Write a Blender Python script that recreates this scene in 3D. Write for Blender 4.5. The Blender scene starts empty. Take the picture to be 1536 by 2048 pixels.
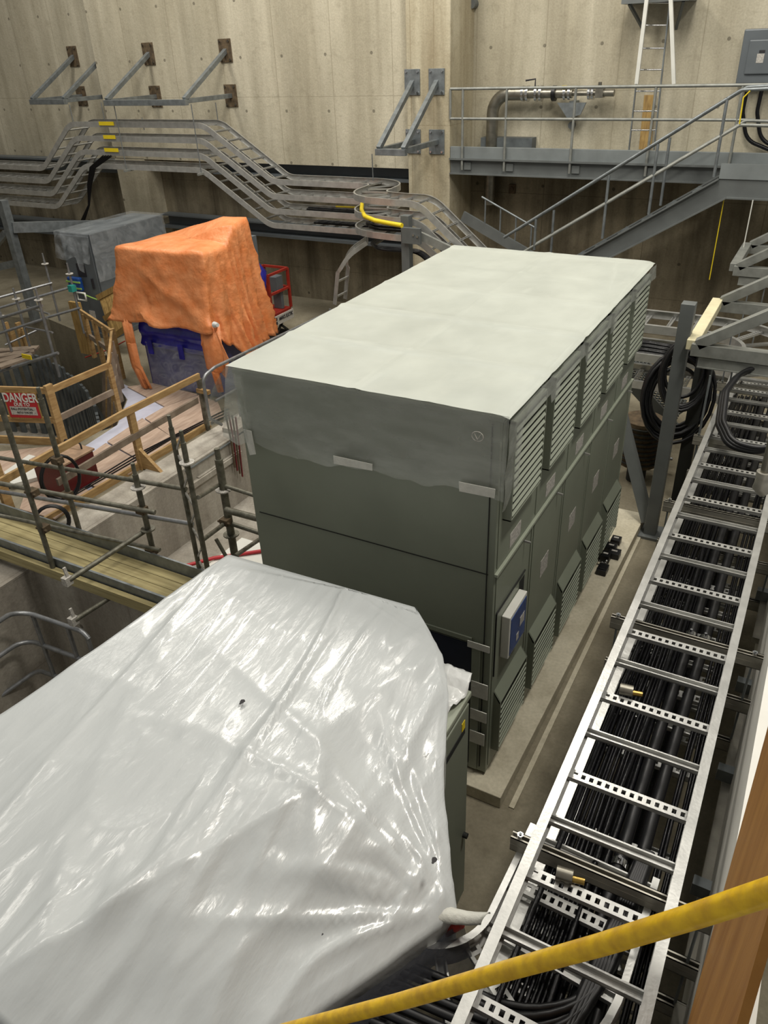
import bpy, bmesh, math, random
from mathutils import Vector, Matrix, Euler, noise
from mathutils.geometry import tessellate_polygon
random.seed(7)
S = bpy.context.scene
COL = S.collection
# ---------------------------------------------------------------- camera
CAM = Vector((1.3805, -3.7480, 4.9210)); FPX = 1538.765
cd = bpy.data.cameras.new('camera'); cam = bpy.data.objects.new('camera', cd); COL.objects.link(cam)
cam.location = CAM; cam.rotation_euler = Euler([math.radians(a) for a in (58.4971, 2.1753, 28.6886)], 'XYZ')
cd.sensor_fit = 'VERTICAL'; cd.sensor_height = 36; cd.lens = FPX * 36 / 2048; cd.clip_start = .05; cd.clip_end = 200
S.camera = cam
RM = cam.rotation_euler.to_matrix()
def P(px, py, ax, v):
    """point of the place seen at photo pixel (px, py) on the plane ax = v"""
    d = RM @ Vector(((px - 768) / FPX, -(py - 1024) / FPX, -1)); i = 'xyz'.index(ax)
    return CAM + d * ((v - CAM[i]) / d[i])
# ---------------------------------------------------------------- world, lamps, exposure
w = bpy.data.worlds.new('world'); S.world = w; w.use_nodes = True
bg = w.node_tree.nodes['Background']; bg.inputs[0].default_value = (.95, .93, .88, 1); bg.inputs[1].default_value = .32
def area(name, loc, rot, size, power, col=(1, .95, .86)):
    l = bpy.data.lights.new(name, 'AREA'); l.shape = 'RECTANGLE'; l.size, l.size_y = size; l.energy = power; l.color = col
    o = bpy.data.objects.new(name, l); COL.objects.link(o); o.location = loc; o.rotation_euler = [math.radians(a) for a in rot]; return o
area('ceiling_lamp', (-6, 6.2, 10), (0, 0, 0), (1.2, 3), 380)
area('ceiling_lamp', (-11.5, 6.5, 10), (0, 0, 0), (1.2, 3), 330)
area('ceiling_lamp', (-1, 6.2, 10), (0, 0, 0), (1.2, 3), 300)
area('ceiling_lamp', (-5, -1, 10), (0, 0, 0), (1.2, 3), 150)
area('ceiling_lamp', (2.6, .8, 10), (0, 0, 0), (.8, 2), 480)
area('ceiling_lamp', (-2, 2, 11), (50, 0, 15), (4, 1.5), 260)
S.view_settings.view_transform = 'Standard'; S.view_settings.look = 'None'
S.view_settings.gamma = 1; S.view_settings.use_curve_mapping = False; S.view_settings.exposure = 0.0
# ---------------------------------------------------------------- materials
def srgb(c):
    c = [x / 255 for x in c]; return tuple(x / 12.92 if x <= .04045 else ((x + .055) / 1.055) ** 2.4 for x in c) + (1,)
M = {}
def mat(name, col, rough=.5, metal=0, var=.15, scale=6, bump=.0, bscale=40, col2=None, stretch=(1, 1, 1), alpha=1, coat=0, spec=.5, detail=5):
    m = bpy.data.materials.new(name); m.use_nodes = True; nt = m.node_tree; N = nt.nodes; L = nt.links
    b = N['Principled BSDF']; b.inputs['Roughness'].default_value = rough; b.inputs['Metallic'].default_value = metal
    b.inputs['Specular IOR Level'].default_value = spec; b.inputs['Coat Weight'].default_value = coat
    tc = N.new('ShaderNodeTexCoord'); mp = N.new('ShaderNodeMapping'); mp.inputs['Scale'].default_value = stretch
    L.new(tc.outputs['Object'], mp.inputs[0])
    n = N.new('ShaderNodeTexNoise'); n.inputs['Scale'].default_value = scale; n.inputs['Detail'].default_value = detail; L.new(mp.outputs[0], n.inputs[0])
    r = N.new('ShaderNodeValToRGB'); c = srgb(col); c2 = srgb(col2) if col2 else tuple(max(0, x * (1 - var * 2)) for x in c[:3]) + (1,)
    r.color_ramp.elements[0].position = .32; r.color_ramp.elements[1].position = .68
    r.color_ramp.elements[0].color = c2; r.color_ramp.elements[1].color = c
    L.new(n.outputs[0], r.inputs[0]); L.new(r.outputs[0], b.inputs['Base Color'])
    if bump:
        n2 = N.new('ShaderNodeTexNoise'); n2.inputs['Scale'].default_value = bscale; n2.inputs['Detail'].default_value = 4; L.new(mp.outputs[0], n2.inputs[0])
        bp = N.new('ShaderNodeBump'); bp.inputs['Strength'].default_value = bump; bp.inputs['Distance'].default_value = .02
        L.new(n2.outputs[0], bp.inputs['Height']); L.new(bp.outputs[0], b.inputs['Normal'])
    b.inputs['Alpha'].default_value = alpha
    M[name] = m; return m
def concrete(name, ca, cb, dark, lines=None, holes=None, streak=.5):
    """cast concrete: blotches, vertical water streaks, panel joints every (dx, dz), form tie holes"""
    m = bpy.data.materials.new(name); m.use_nodes = True; nt = m.node_tree; N = nt.nodes; L = nt.links
    b = N['Principled BSDF']; b.inputs['Roughness'].default_value = .85; b.inputs['Specular IOR Level'].default_value = .25
    geo = N.new('ShaderNodeNewGeometry'); pos = geo.outputs['Position']
    def nz(sc, st=(1, 1, 1), det=6, rough=.6):
        mp = N.new('ShaderNodeMapping'); mp.inputs['Scale'].default_value = st; L.new(pos, mp.inputs[0])
        n = N.new('ShaderNodeTexNoise'); n.inputs['Scale'].default_value = sc; n.inputs['Detail'].default_value = det; n.inputs['Roughness'].default_value = rough
        L.new(mp.outputs[0], n.inputs[0]); return n.outputs[0]
    def ramp(v, p0, p1, c0, c1):
        r = N.new('ShaderNodeValToRGB'); r.color_ramp.elements[0].position = p0; r.color_ramp.elements[1].position = p1
        r.color_ramp.elements[0].color = c0; r.color_ramp.elements[1].color = c1; L.new(v, r.inputs[0]); return r.outputs[0]
    def mix(f, a, c, mode='MIX'):
        x = N.new('ShaderNodeMix'); x.data_type = 'RGBA'; x.blend_type = mode
        for s, v in ((x.inputs[0], f), (x.inputs[6], a), (x.inputs[7], c)):
            if hasattr(v, 'node'): L.new(v, s)
            else: s.default_value = v
        return x.outputs[2]
    def mth(op, a, c=None):
        x = N.new('ShaderNodeMath'); x.operation = op
        for i, v in enumerate((a, c)):
            if v is None: continue
            if hasattr(v, 'node'): L.new(v, x.inputs[i])
            else: x.inputs[i].default_value = v
        return x.outputs[0]
    W, K = (1, 1, 1, 1), (0, 0, 0, 1)
    base = ramp(nz(1.3, (1, 1, .35)), .38, .62, srgb(ca), srgb(cb)); band = ramp(nz(1.1, (1, 1, .03), 3), .42, .58, (.88, .87, .85, 1), W); base = mix(1.0, base, band, 'MULTIPLY')
    st = ramp(nz(1.6, (1.6, 1.6, .12), 5), .42, .66, K, W)
    base = mix(mth('MULTIPLY', st, streak), base, srgb(dark))
    bl = ramp(nz(5, det=8), .55, .75, K, W); base = mix(mth('MULTIPLY', bl, .35), base, srgb(dark))
    fine = ramp(nz(35, det=3), .3, .7, (.82, .82, .82, 1), W); base = mix(1.0, base, fine, 'MULTIPLY')
    sep = N.new('ShaderNodeSeparateXYZ'); L.new(pos, sep.inputs[0])
    hgt = None
    if lines:
        dx, dz = lines
        fx = mth('ABSOLUTE', mth('SUBTRACT', mth('FRACT', mth('ADD', mth('DIVIDE', sep.outputs[0], dx), 40.3)), .5))
        fz = mth('ABSOLUTE', mth('SUBTRACT', mth('FRACT', mth('ADD', mth('DIVIDE', sep.outputs[2], dz), 40.1)), .5))
        lx = mth('LESS_THAN', fx, .009 / dx); lz = mth('LESS_THAN', fz, .006 / dz); ln = mth('MAXIMUM', lx, lz)
        base = mix(mth('MULTIPLY', ln, .4), base, srgb(dark)); hgt = ln
    if holes:
        hx, hz = holes
        ax = mth('MULTIPLY', mth('SUBTRACT', mth('FRACT', mth('ADD', mth('DIVIDE', sep.outputs[0], hx), 40.15)), .5), hx)
        az = mth('MULTIPLY', mth('SUBTRACT', mth('FRACT', mth('ADD', mth('DIVIDE', sep.outputs[2], hz), 40.4)), .5), hz)
        d = mth('SQRT', mth('ADD', mth('MULTIPLY', ax, ax), mth('MULTIPLY', az, az)))
        h = mth('LESS_THAN', d, .028); base = mix(mth('MULTIPLY', h, .6), base, srgb([x * .55 for x in dark]))
        hgt = h if hgt is None else mth('MAXIMUM', hgt, h)
    L.new(base, b.inputs['Base Color'])
    bp = N.new('ShaderNodeBump'); bp.inputs['Strength'].default_value = .35; bp.inputs['Distance'].default_value = .02
    hh = nz(14, det=5)
    if hgt is not None: hh = mth('SUBTRACT', hh, hgt)
    L.new(hh, bp.inputs['Height']); L.new(bp.outputs[0], b.inputs['Normal'])
    M[name] = m; return m
def sheet(name, col, opacity, rough=.35, var=.2, bump=.3, bscale=8, coat=.2):
    """thin plastic film: part of it lets the thing behind show"""
    m = mat(name, col, rough, 0, .05, 3, bump, bscale, coat=coat); nt = m.node_tree; N = nt.nodes; L = nt.links
    n = N.new('ShaderNodeTexNoise'); n.inputs['Scale'].default_value = 4; n.inputs['Detail'].default_value = 4
    mr = N.new('ShaderNodeMapRange'); mr.inputs['To Min'].default_value = max(0, opacity - var); mr.inputs['To Max'].default_value = min(1, opacity + var)
    mr.inputs['From Min'].default_value = .3; mr.inputs['From Max'].default_value = .7
    L.new(n.outputs[0], mr.inputs[0]); L.new(mr.outputs[0], N['Principled BSDF'].inputs['Alpha']); return m
concrete('wall_concrete', (184, 177, 156), (200, 193, 172), (128, 120, 100), (1.27, 2.9), (.98, .93), .42)
concrete('shaded_concrete', (118, 110, 92), (148, 139, 118), (62, 56, 43), (1.9, 1.7), (1.3, 1.2), .7)  # lower walls: shade under walkway, trays and overhang put into the colour
concrete('pilaster_concrete', (202, 194, 170), (184, 174, 148), (130, 116, 90), (.44, 9), None, .5)
concrete('pit_concrete', (186, 181, 170), (162, 156, 145), (112, 104, 94), (1.5, 2.0), (.9, .7), .5)
concrete('floor_concrete', (146, 139, 120), (126, 119, 101), (88, 81, 66), None, None, .15)
concrete('curb_concrete', (208, 201, 180), (190, 183, 162), (128, 118, 96), None, None, .1)
mat('aluminium', (192, 192, 188), .33, .6, .12, 9, .05, 60, stretch=(1, 1, 1))
mat('aluminium_dull', (176, 172, 160), .42, .5, .2, 6)
mat('galvanized', (138, 144, 146), .45, .6, .18, 9, .05, 60)
mat('galvanized_bracket', (150, 152, 146), .5, .45, .15, 9)
mat('grey_paint', (104, 108, 107), .5, .1, .12, 3)
mat('deck_paint', (128, 134, 134), .5, .15, .12, 3)
mat('cabinet_paint', (128, 134, 119), .42, 0, .06, 2)
mat('cabinet_light', (150, 156, 140), .42, 0, .05, 2)
mat('seam_dark', (30, 32, 28), .8)
mat('navy', (34, 40, 58), .35, 0, .2, 3)
mat('white_wrap', (188, 192, 192), .25, 0, .03, 2.5, .3, 7, stretch=(2.6, .7, 1), coat=.15)
mat('white_wrap_plain', (206, 208, 206), .3, 0, .05, 3, .2, 14)
sheet('dust_film', (188, 193, 184), .86, .42, .06, .12, 7)
sheet('side_film', (176, 180, 172), .42, .35, .16, .3, 10)
sheet('clear_film', (190, 196, 200), .24, .2, .14, .5, 9)
sheet('dark_film', (70, 72, 78), .7, .15, .2, .6, 12)
mat('tape', (205, 205, 196), .6, 0, .08, 20, .2, 60)
mat('orange_tarp', (228, 150, 98), .45, 0, .1, 5, .7, 13, col2=(214, 126, 70))
mat('blue_film', (46, 44, 150), .25, 0, .25, 4, .3, 9)
mat('blue_machine', (74, 74, 128), .4, 0, .15, 3, .2, 9)
mat('red_paint', (150, 40, 28), .45, 0, .15, 8)
mat('dark_red', (104, 28, 30), .4, 0, .15, 6)
mat('wood', (176, 146, 98), .7, 0, .18, 5, .2, 30, stretch=(1, 1, 6), col2=(146, 114, 70))
mat('wood_grey', (140, 126, 110), .75, 0, .2, 5, .2, 30, col2=(108, 94, 80))
mat('wood_plank', (172, 160, 116), .75, 0, .2, 3, .25, 30, stretch=(.5, 9, 9), col2=(136, 124, 84))
mat('plywood', (186, 164, 146), .75, 0, .15, 3, .15, 20, stretch=(6, 1, 1), col2=(158, 134, 116))
mat('board_wood', (176, 128, 66), .6, 0, .2, 2.5, .08, 18, stretch=(4, 4, .6), col2=(150, 102, 48), spec=.2)
mat('scaffold', (122, 120, 108), .5, .5, .25, 14, .15, 60, col2=(82, 80, 68))
mat('scaffold_light', (150, 152, 154), .4, .6, .15, 14)
mat('black_rubber', (13, 13, 16), .42, 0, .25, 12)
mat('black_cable', (9, 9, 13), .32, 0, .2, 14, .15, 60, spec=.35)
mat('yellow_paint', (240, 196, 30), .38, 0, .25, 30, .1, 40, col2=(206, 160, 30))
mat('yellow', (226, 200, 30), .5, 0, .1, 5)
mat('white_paint', (214, 214, 206), .5, 0, .06, 5)
mat('red_sign', (176, 30, 40), .5, 0, .06, 9)
mat('label_white', (196, 192, 184), .6, 0, .25, 60)
mat('ink', (40, 38, 42), .7)
mat('screen_blue', (32, 72, 140), .25, 0, .2, 5)
mat('chrome', (210, 210, 210), .15, 1, .05)
mat('brass', (190, 160, 90), .3, 1, .1)
mat('steel_pipe', (150, 146, 134), .35, .8, .2, 8)
mat('panel_grey', (96, 102, 106), .45, .1, .06, 4)
mat('rust', (98, 82, 60), .85, 0, .3, 14)
mat('teal', (40, 150, 140), .5); mat('green_strap', (150, 190, 90), .6); mat('plastic_sheet', (196, 198, 214), .3, 0, .08, 4, .4, 8)
mat('crate_wood', (170, 140, 82), .7, 0, .2, 6, .2, 30, stretch=(5, 5, .7), col2=(130, 102, 56))
mat('box_top', (170, 140, 112), .7, 0, .2, 8)
mat('wall_white', (222, 220, 212), .7, 0, .05, 5)
mat('pit_steel', (104, 110, 112), .55, .2, .25, 4)
# ---------------------------------------------------------------- mesh tools
def wloc(o):
    v = Vector()
    while o: v += o.location; o = o.parent
    return v
def tag(o, label=None, cat=None, group=None, kind=None):
    if label: o['label'] = label
    if cat: o['category'] = cat
    if group: o['group'] = group
    if kind: o['kind'] = kind
    return o
def E(name, loc, label, cat, group=None):
    o = bpy.data.objects.new(name, None); COL.objects.link(o); o.location = loc; o.empty_display_size = .1
    return tag(o, label, cat, group)
class MB:
    def __init__(s): s.v = []; s.f = []; s.sm = []
    def add(s, vs, fs, smooth=False):
        n = len(s.v); s.v += [Vector(x) for x in vs]; s.f += [tuple(i + n for i in f) for f in fs]; s.sm += [smooth] * len(fs); return s
    def box(s, x0, x1, y0, y1, z0, z1, R=None, o=None):
        vs = [Vector((x, y, z)) for z in (z0, z1) for y in (y0, y1) for x in (x0, x1)]
        if R is not None: vs = [R @ v for v in vs]
        if o is not None: vs = [v + Vector(o) for v in vs]
        return s.add(vs, [(0, 2, 3, 1), (4, 5, 7, 6), (0, 1, 5, 4), (2, 6, 7, 3), (0, 4, 6, 2), (1, 3, 7, 5)])
    def bar(s, a, b, w, h, up=(0, 0, 1), side=None):
        a, b = Vector(a), Vector(b); t = (b - a).normalized()
        if side is None:
            sd = t.cross(Vector(up)); sd = sd.normalized() if sd.length > 1e-4 else Vector((1, 0, 0))
        else: sd = Vector(side).normalized()
        u = sd.cross(t).normalized(); vs = []
        for p in (a, b):
            for i, j in ((-1, -1), (1, -1), (1, 1), (-1, 1)): vs.append(p + sd * i * w / 2 + u * j * h / 2)
        return s.add(vs, [(3, 2, 1, 0), (4, 5, 6, 7), (0, 1, 5, 4), (1, 2, 6, 5), (2, 3, 7, 6), (3, 0, 4, 7)])
    def tube(s, pts, r, n=10, cap=True, closed=False):
        pts = [Vector(p) for p in pts]; m = len(pts); rs = r if isinstance(r, (list, tuple)) else [r] * m
        ref = None; rings = []
        for i, p in enumerate(pts):
            a = pts[i - 1] if (i or closed) else p; c = pts[(i + 1) % m] if (i < m - 1 or closed) else p
            t = (c - a).normalized()
            if ref is None: ref = t.orthogonal().normalized()
            ref = (ref - t * ref.dot(t)); ref = ref.normalized() if ref.length > 1e-6 else t.orthogonal().normalized()
            bn = t.cross(ref)
            rings.append([p + (ref * math.cos(k * 2 * math.pi / n) + bn * math.sin(k * 2 * math.pi / n)) * rs[i] for k in range(n)])
        vs = [v for rg in rings for v in rg]; fs = []
        for i in range(m if closed else m - 1):
            j = (i + 1) % m
            for k in range(n): fs.append((i * n + k, i * n + (k + 1) % n, j * n + (k + 1) % n, j * n + k))
        s.add(vs, fs, True)
        if cap and not closed:
            s.add(rings[0], [tuple(range(n))[::-1]]); s.add(rings[-1], [tuple(range(n))])
        return s
    def cyl(s, a, b, r, n=14, r2=None): return s.tube([a, b], [r, r if r2 is None else r2], n)
    def ring(s, c, r0, r1, h, n=20):
        c = Vector(c); vs = []; fs = []
        for k in range(n):
            a = 2 * math.pi * k / n; d = Vector((math.cos(a), math.sin(a), 0))
            vs += [c + d * r0, c + d * r1, c + d * r1 + Vector((0, 0, h)), c + d * r0 + Vector((0, 0, h))]
        for k in range(n):
            j = (k + 1) % n
            for q in range(4): fs.append((k * 4 + q, k * 4 + (q + 1) % 4, j * 4 + (q + 1) % 4, j * 4 + q))
        return s.add(vs, fs)
    def prism(s, poly, z0, z1):
        n = len(poly); vs = [(p[0], p[1], z0) for p in poly] + [(p[0], p[1], z1) for p in poly]
        return s.add(vs, [tuple(range(n))[::-1], tuple(range(n, 2 * n))] + [(i, (i + 1) % n, n + (i + 1) % n, n + i) for i in range(n)])
    def extr(s, poly, d):
        n = len(poly); poly = [Vector(p) for p in poly]; d = Vector(d)
        return s.add(poly + [p + d for p in poly], [tuple(range(n)), tuple(range(n, 2 * n))[::-1]] + [(i, n + i, n + (i + 1) % n, (i + 1) % n) for i in range(n)])
    def grid(s, rows, smooth=True):
        n = len(rows[0]); fs = [(i * n + j, i * n + j + 1, (i + 1) * n + j + 1, (i + 1) * n + j) for i in range(len(rows) - 1) for j in range(n - 1)]
        return s.add([p for r in rows for p in r], fs, smooth)
    def build(s, name, m, parent=None, bevel=0, fix=True, solid=0, loc=None):
        if parent is not None: off = wloc(parent)
        elif loc is not None: off = Vector(loc)
        else:
            xs = [v.x for v in s.v]; ys = [v.y for v in s.v]
            off = Vector(((min(xs) + max(xs)) / 2, (min(ys) + max(ys)) / 2, min(v.z for v in s.v)))
        me = bpy.data.meshes.new(name); me.from_pydata([v - off for v in s.v], [], s.f)
        for p, q in zip(me.polygons, s.sm): p.use_smooth = q
        if fix:
            bm = bmesh.new(); bm.from_mesh(me); bmesh.ops.recalc_face_normals(bm, faces=bm.faces)
            bm.to_mesh(me); bm.free()
        me.materials.append(M[m] if isinstance(m, str) else m)
        o = bpy.data.objects.new(name, me); COL.objects.link(o)
        if parent is not None: o.parent = parent
        else: o.location = off
        if bevel:
            b = o.modifiers.new('bevel', 'BEVEL'); b.width = bevel; b.segments = 2; b.limit_method = 'ANGLE'
        if solid:
            b = o.modifiers.new('solidify', 'SOLIDIFY'); b.thickness = solid
        return o
KIDS = {}
def kids(o): return [c for c in bpy.data.objects if c.parent == o]
def copy_tree(o, parent=None, loc=None):
    c = o.copy(); COL.objects.link(c)
    if parent is not None: c.parent = parent
    if loc is not None: c.location = loc
    for k in kids(o): copy_tree(k, c)
    return c
def fillet(pts, r, n=8):
    pts = [Vector(p) for p in pts]; out = [pts[0]]
    for i in range(1, len(pts) - 1):
        a, b, c = pts[i - 1], pts[i], pts[i + 1]; u = (a - b).normalized(); v = (c - b).normalized()
        ang = math.acos(max(-1, min(1, u.dot(v)))); rr = r[i] if isinstance(r, (list, tuple)) else r
        if abs(math.pi - ang) < .02: out.append(b); continue
        d = min(rr / math.tan(ang / 2), (a - b).length * .49, (c - b).length * .49); rr = d * math.tan(ang / 2)
        ctr = b + (u + v).normalized() * (rr / math.sin(ang / 2)); p0 = b + u * d - ctr; p1 = b + v * d - ctr
        for k in range(n + 1):
            t = k / n; om = p0.angle(p1)
            out.append(ctr + (p0 * math.sin((1 - t) * om) + p1 * math.sin(t * om)) / math.sin(om))
    out.append(pts[-1]); return out
def resample(pts, step):
    pts = [Vector(p) for p in pts]; out = [pts[0].copy()]; acc = 0
    tg = [(pts[1] - pts[0]).normalized()]
    need = step
    for a, b in zip(pts, pts[1:]):
        l = (b - a).length
        if l < 1e-6: continue
        while acc + l >= need: t = (need - acc) / l; out.append(a.lerp(b, t)); tg.append((b - a).normalized()); need += step
        acc += l
    return out, tg
def text_mesh(txt, size, name, m, parent, origin, xdir, ydir, ext=.002, stretch=1):
    cu = bpy.data.curves.new('t', 'FONT'); cu.body = txt; cu.size = size; cu.align_x = 'CENTER'; cu.align_y = 'CENTER'; cu.extrude = ext; cu.offset = size * .02
    o = bpy.data.objects.new('t', cu); COL.objects.link(o); bpy.context.view_layer.update()
    me = bpy.data.meshes.new_from_object(o.evaluated_get(bpy.context.evaluated_depsgraph_get())); bpy.data.objects.remove(o); bpy.data.curves.remove(cu)
    x = Vector(xdir).normalized(); y = Vector(ydir).normalized(); z = x.cross(y); off = Vector(origin) - wloc(parent)
    for v in me.vertices: c = v.co.copy(); v.co = off + x * c.x + y * c.y * stretch + z * c.z
    me.materials.clear(); me.materials.append(M[m]); o = bpy.data.objects.new(name, me); COL.objects.link(o); o.parent = parent; return o
def structure(o): o['kind'] = 'structure'; return o
# ================================================================ THE ROOM
pit = [(-8.75, 2.45), (-7.91, 2.83), (-7.62, 3.68), (-8.23, 4.51), (-9.53, 5.56), (-10.5, 6.17), (-12.02, 6.85), (-13.2, 7.18), (-14.4, 6.9), (-15.2, 5.2), (-13.2, 2.9), (-10.5, 2.2)]
trench = [(-5.67, -5.5), (-2.4, -5.5), (-2.4, 7.6), (-5.67, 7.6)]
outer = [(-21, -6), (3.2, -6), (3.2, 11.2), (-21, 11.2)]
def slab(name, m, out, holes, z0, z1):
    loops = [[Vector((x, y, 0)) for x, y in q] for q in [out] + holes]
    tris = tessellate_polygon(loops); flat = [p for l in loops for p in l]; mb = MB(); n = len(flat)
    mb.add([(p.x, p.y, z1) for p in flat], tris); i = 0
    for l in loops:
        k = len(l)
        mb.add([(p.x, p.y, z1) for p in l] + [(p.x, p.y, z0) for p in l], [(a, (a + 1) % k, k + (a + 1) % k, k + a) for a in range(k)])
    return mb.build(name, m, fix=False)
structure(slab('floor', 'floor_concrete', outer, [pit, trench], -2.6, 0))
structure(MB().box(-21, 3.2, -6, 11.2, -2.8, -2.6).build('floor', 'pit_concrete'))
structure(MB().box(-5.67, -2.4, .75, 7.6, -2.6, -1.05).build('floor', 'pit_concrete'))
# concrete lining of the trench, cross wall under the plank walkway
structure(MB().box(-5.67, -5.64, -5.5, 7.6, -2.6, .002).box(-5.67, -2.4, .45, .75, -2.6, .2).box(-6.12, -5.64, -3, 7.6, .0, .03).build('wall_trench', 'pit_concrete'))
structure(MB().box(-5.66, -5.60, 3.2, 4.15, -.22, -.2).box(-5.66, -5.58, 2.9, 4.15, -.30, -.22).box(-5.9, -5.64, 4.15, 7.6, .0, .1).build('trim_1', 'pit_concrete'))
# back wall: upper face flush, lower part set back under a ledge, left part set back too
structure(MB().box(-13.4, -5.4, 10.2, 11.2, 2.85, 8).box(-13.4, -12.5, 10.2, 11.2, -.0, 2.86).build('wall_back', 'wall_concrete'))
structure(MB().box(-21, -13.4, 10.6, 11.2, 2.6, 8).build('wall_back', 'wall_concrete'))
structure(MB().box(-21, -13.4, 10.58, 11.2, 0, 2.6).build('wall_back', 'shaded_concrete'))
structure(MB().box(-12.5, -5.7, 10.65, 11.2, 0, 2.85).build('wall_back', 'shaded_concrete'))
structure(MB().box(-5.72, -4.88, 10.0, 11.2, 0, 8).build('trim_2', 'pilaster_concrete', bevel=.02))
structure(MB().box(-4.88, 3.2, 11.0, 11.3, 3.0, 8).build('wall_back', 'wall_concrete'))
structure(MB().box(-4.88, 3.2, 10.99, 11.3, 0, 3.0).build('wall_back', 'shaded_concrete'))
structure(MB().box(-21.2, -21, -6, 11.2, 0, 8).build('wall_left', 'shaded_concrete'))
# curb round the cabinet
structure(MB().prism([(-2.1, -.14), (.18, -.14), (.24, 4.3), (-2.1, 4.3)], 0, .12).build('trim_3', 'curb_concrete', bevel=.006))
structure(MB().box(.235, .275, -.1, 4.3, 0, .012).build('trim_4', 'curb_concrete'))
# white painted wall beside the tray, up to the platform the picture is taken from
structure(MB().box(1.60, 1.75, -6, 11.0, .55, 2.1).build('wall_right', 'wall_white'))
structure(MB().box(1.66, 1.78, -6, 11.0, 0, .55).build('wall_right', 'shaded_concrete'))
# ================================================================ MAIN CABINET
H = 3.1
cab = E('equipment_cabinet', (-.945, 1.8, .12), 'long grey-green electrical cabinet with louvred side, standing on a concrete curb under translucent film', 'cabinet')
b = MB(); b.box(-1.888, 0, 0, 3.6, .15, H - .03).box(-1.9, .012, -.012, 3.61, H - .03, H)
b.box(-1.84, -.04, .04, 3.56, .12, .15)
b.build('cabinet_body', 'cabinet_paint', cab, bevel=.004)
b = MB()
for k in range(1, 5): b.box(-1.89, .01, .72 * k - .012, .72 * k + .012, H, H + .018)
b.box(-.95, -.93, 0, 3.6, H, H + .01)
b.build('roof_seam', 'cabinet_light', cab)
b = MB(); b.box(-1.84, -.04, -.006, 0, 1.995, 2.0).box(-1.84, -.04, -.006, 0, 1.39, 1.396).box(-.052, -.046, -.006, .0, .2, 3.05)
b.build('front_seam', 'seam_dark', cab)
MB().box(-1.86, -.135, -.012, 0, 1.40, 1.44).box(-.13, -.07, -.02, 0, .17, 1.40).build('front_frame', 'cabinet_paint', cab, bevel=.003)
MB().box(-1.8, -.14, -.008, -.001, .2, 1.38).build('dark_opening', 'navy', cab)
MB().bar((.012, .0, 2.0), (.012, 3.6, 2.0), .022, .02).build('drip_rail', 'cabinet_light', cab)
def hood(y0, z0, z1, lower):
    """projecting louvre hood, 0.55 wide, on the aisle side"""
    y1 = y0 + .56; d = .062; b = MB()
    if lower:
        b.extr([(0, y0, z0), (d, y0, z0), (d, y0, z1 - .10), (0, y0, z1)], (0, .014, 0)); b.extr([(0, y1, z0), (d, y1, z0), (d, y1, z1 - .10), (0, y1, z1)], (0, -.014, 0))
        b.extr([(0, y0, z1), (d, y0, z1 - .10), (d - .01, y0, z1 - .115), (0, y0, z1 - .02)], (0, .56, 0)); zt = z1 - .11
    else:
        b.box(0, d, y0, y0 + .014, z0, z1).box(0, d, y1 - .014, y1, z0, z1).box(0, d, y0, y1, z0, z0 + .012).box(0, d, y0, y1, z1 - .02, z1); zt = z1 - .02
    return b, zt
for k in range(5):
    y0 = .085 + .725 * k
    for lower, (z0, z1) in ((False, (2.37, 3.04)), (True, (.33, .93))):
        b, zt = hood(y0, z0, z1, lower)
        y1_ = y0 + .56
        h = b.build('louvre_hood', 'cabinet_paint', cab, bevel=.002)
        if not lower: h['label'] = 'upper louvre hood in lighter grey-green blades'
        MB().box(.0065, .008, y0 + .014, y1_ - .014, z0 + .012, zt).build('shade_back', 'seam_dark', h)  # dark sheet standing in for the shade between the blades
        sl = ((.056, .006), (.063, 0), (.066, .003), (.059, .009)) if lower else ((.050, .017), (.062, 0), (.065, .003), (.053, .021))
        b = MB(); n = 9 if lower else 12; hh = .010 if lower else .017
        for i in range(n):
            z = z0 + .03 + (zt - z0 - .03) * i / n
            b.extr([(a_, y0 + .014, z + c_) for a_, c_ in sl], (0, .532, 0))
        b.build('louvre_blades', 'cabinet_light' if not lower else 'cabinet_light', h)
    # door panels above and below the drip rail, latches and warning labels
    d = MB().box(0, .006, y0 - .05, y0 + .60, 2.03, 3.05).build('door', 'cabinet_paint', cab, bevel=.002)
    MB().box(.006, .008, y0 + .16, y0 + .36, 2.06, 2.17).build('warning_label', 'label_white', d)
    d = MB().box(0, .006, y0 - .05, y0 + .60, .2, 1.975).build('door', 'cabinet_paint', cab, bevel=.002)
    MB().box(.006, .008, y0 + .18, y0 + .36, 1.32, 1.48).build('warning_label', 'label_white', d)
    MB().bar((.006, y0 + .46, 1.94), (.05, y0 + .47, 1.93), .012, .014).build('latch', 'aluminium', d)
    MB().bar((.006, y0 + .62, 2.0), (.006, y0 + .62, .25), .01, .012).build('hinge_strip', 'cabinet_light', d)
# operator panel standing off the first door
p_ = MB().box(.008, .07, .16, .50, 1.19, 1.56).build('operator_panel', 'white_paint', cab, bevel=.006)
MB().box(.07, .074, .18, .48, 1.21, 1.53).build('screen', 'screen_blue', p_)
MB().box(.074, .076, .36, .45, 1.34, 1.42).box(.074, .076, .30, .35, 1.25, 1.31).build('notice', 'label_white', p_)
MB().box(.007, .009, .5, .60, 1.25, 1.62).build('panel_recess', 'seam_dark', cab)
MB().bar((.01, .05, 1.66), (.01, .60, 1.66), .01, .01).bar((.01, .05, 1.66), (.01, .05, 1.1), .01, .01).build('panel_gasket', 'seam_dark', cab)
for (x0, x1, z0, z1) in ((-.16, -.0, 1.37, 1.425), (-.125, -.0, .93, 1.07), (-.125, -.0, .70, .80), (-.125, -.01, .46, .58)):
    MB().box(x0, x1, -.028, -.022, z0, z1).build('tape', 'tape', cab)
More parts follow.
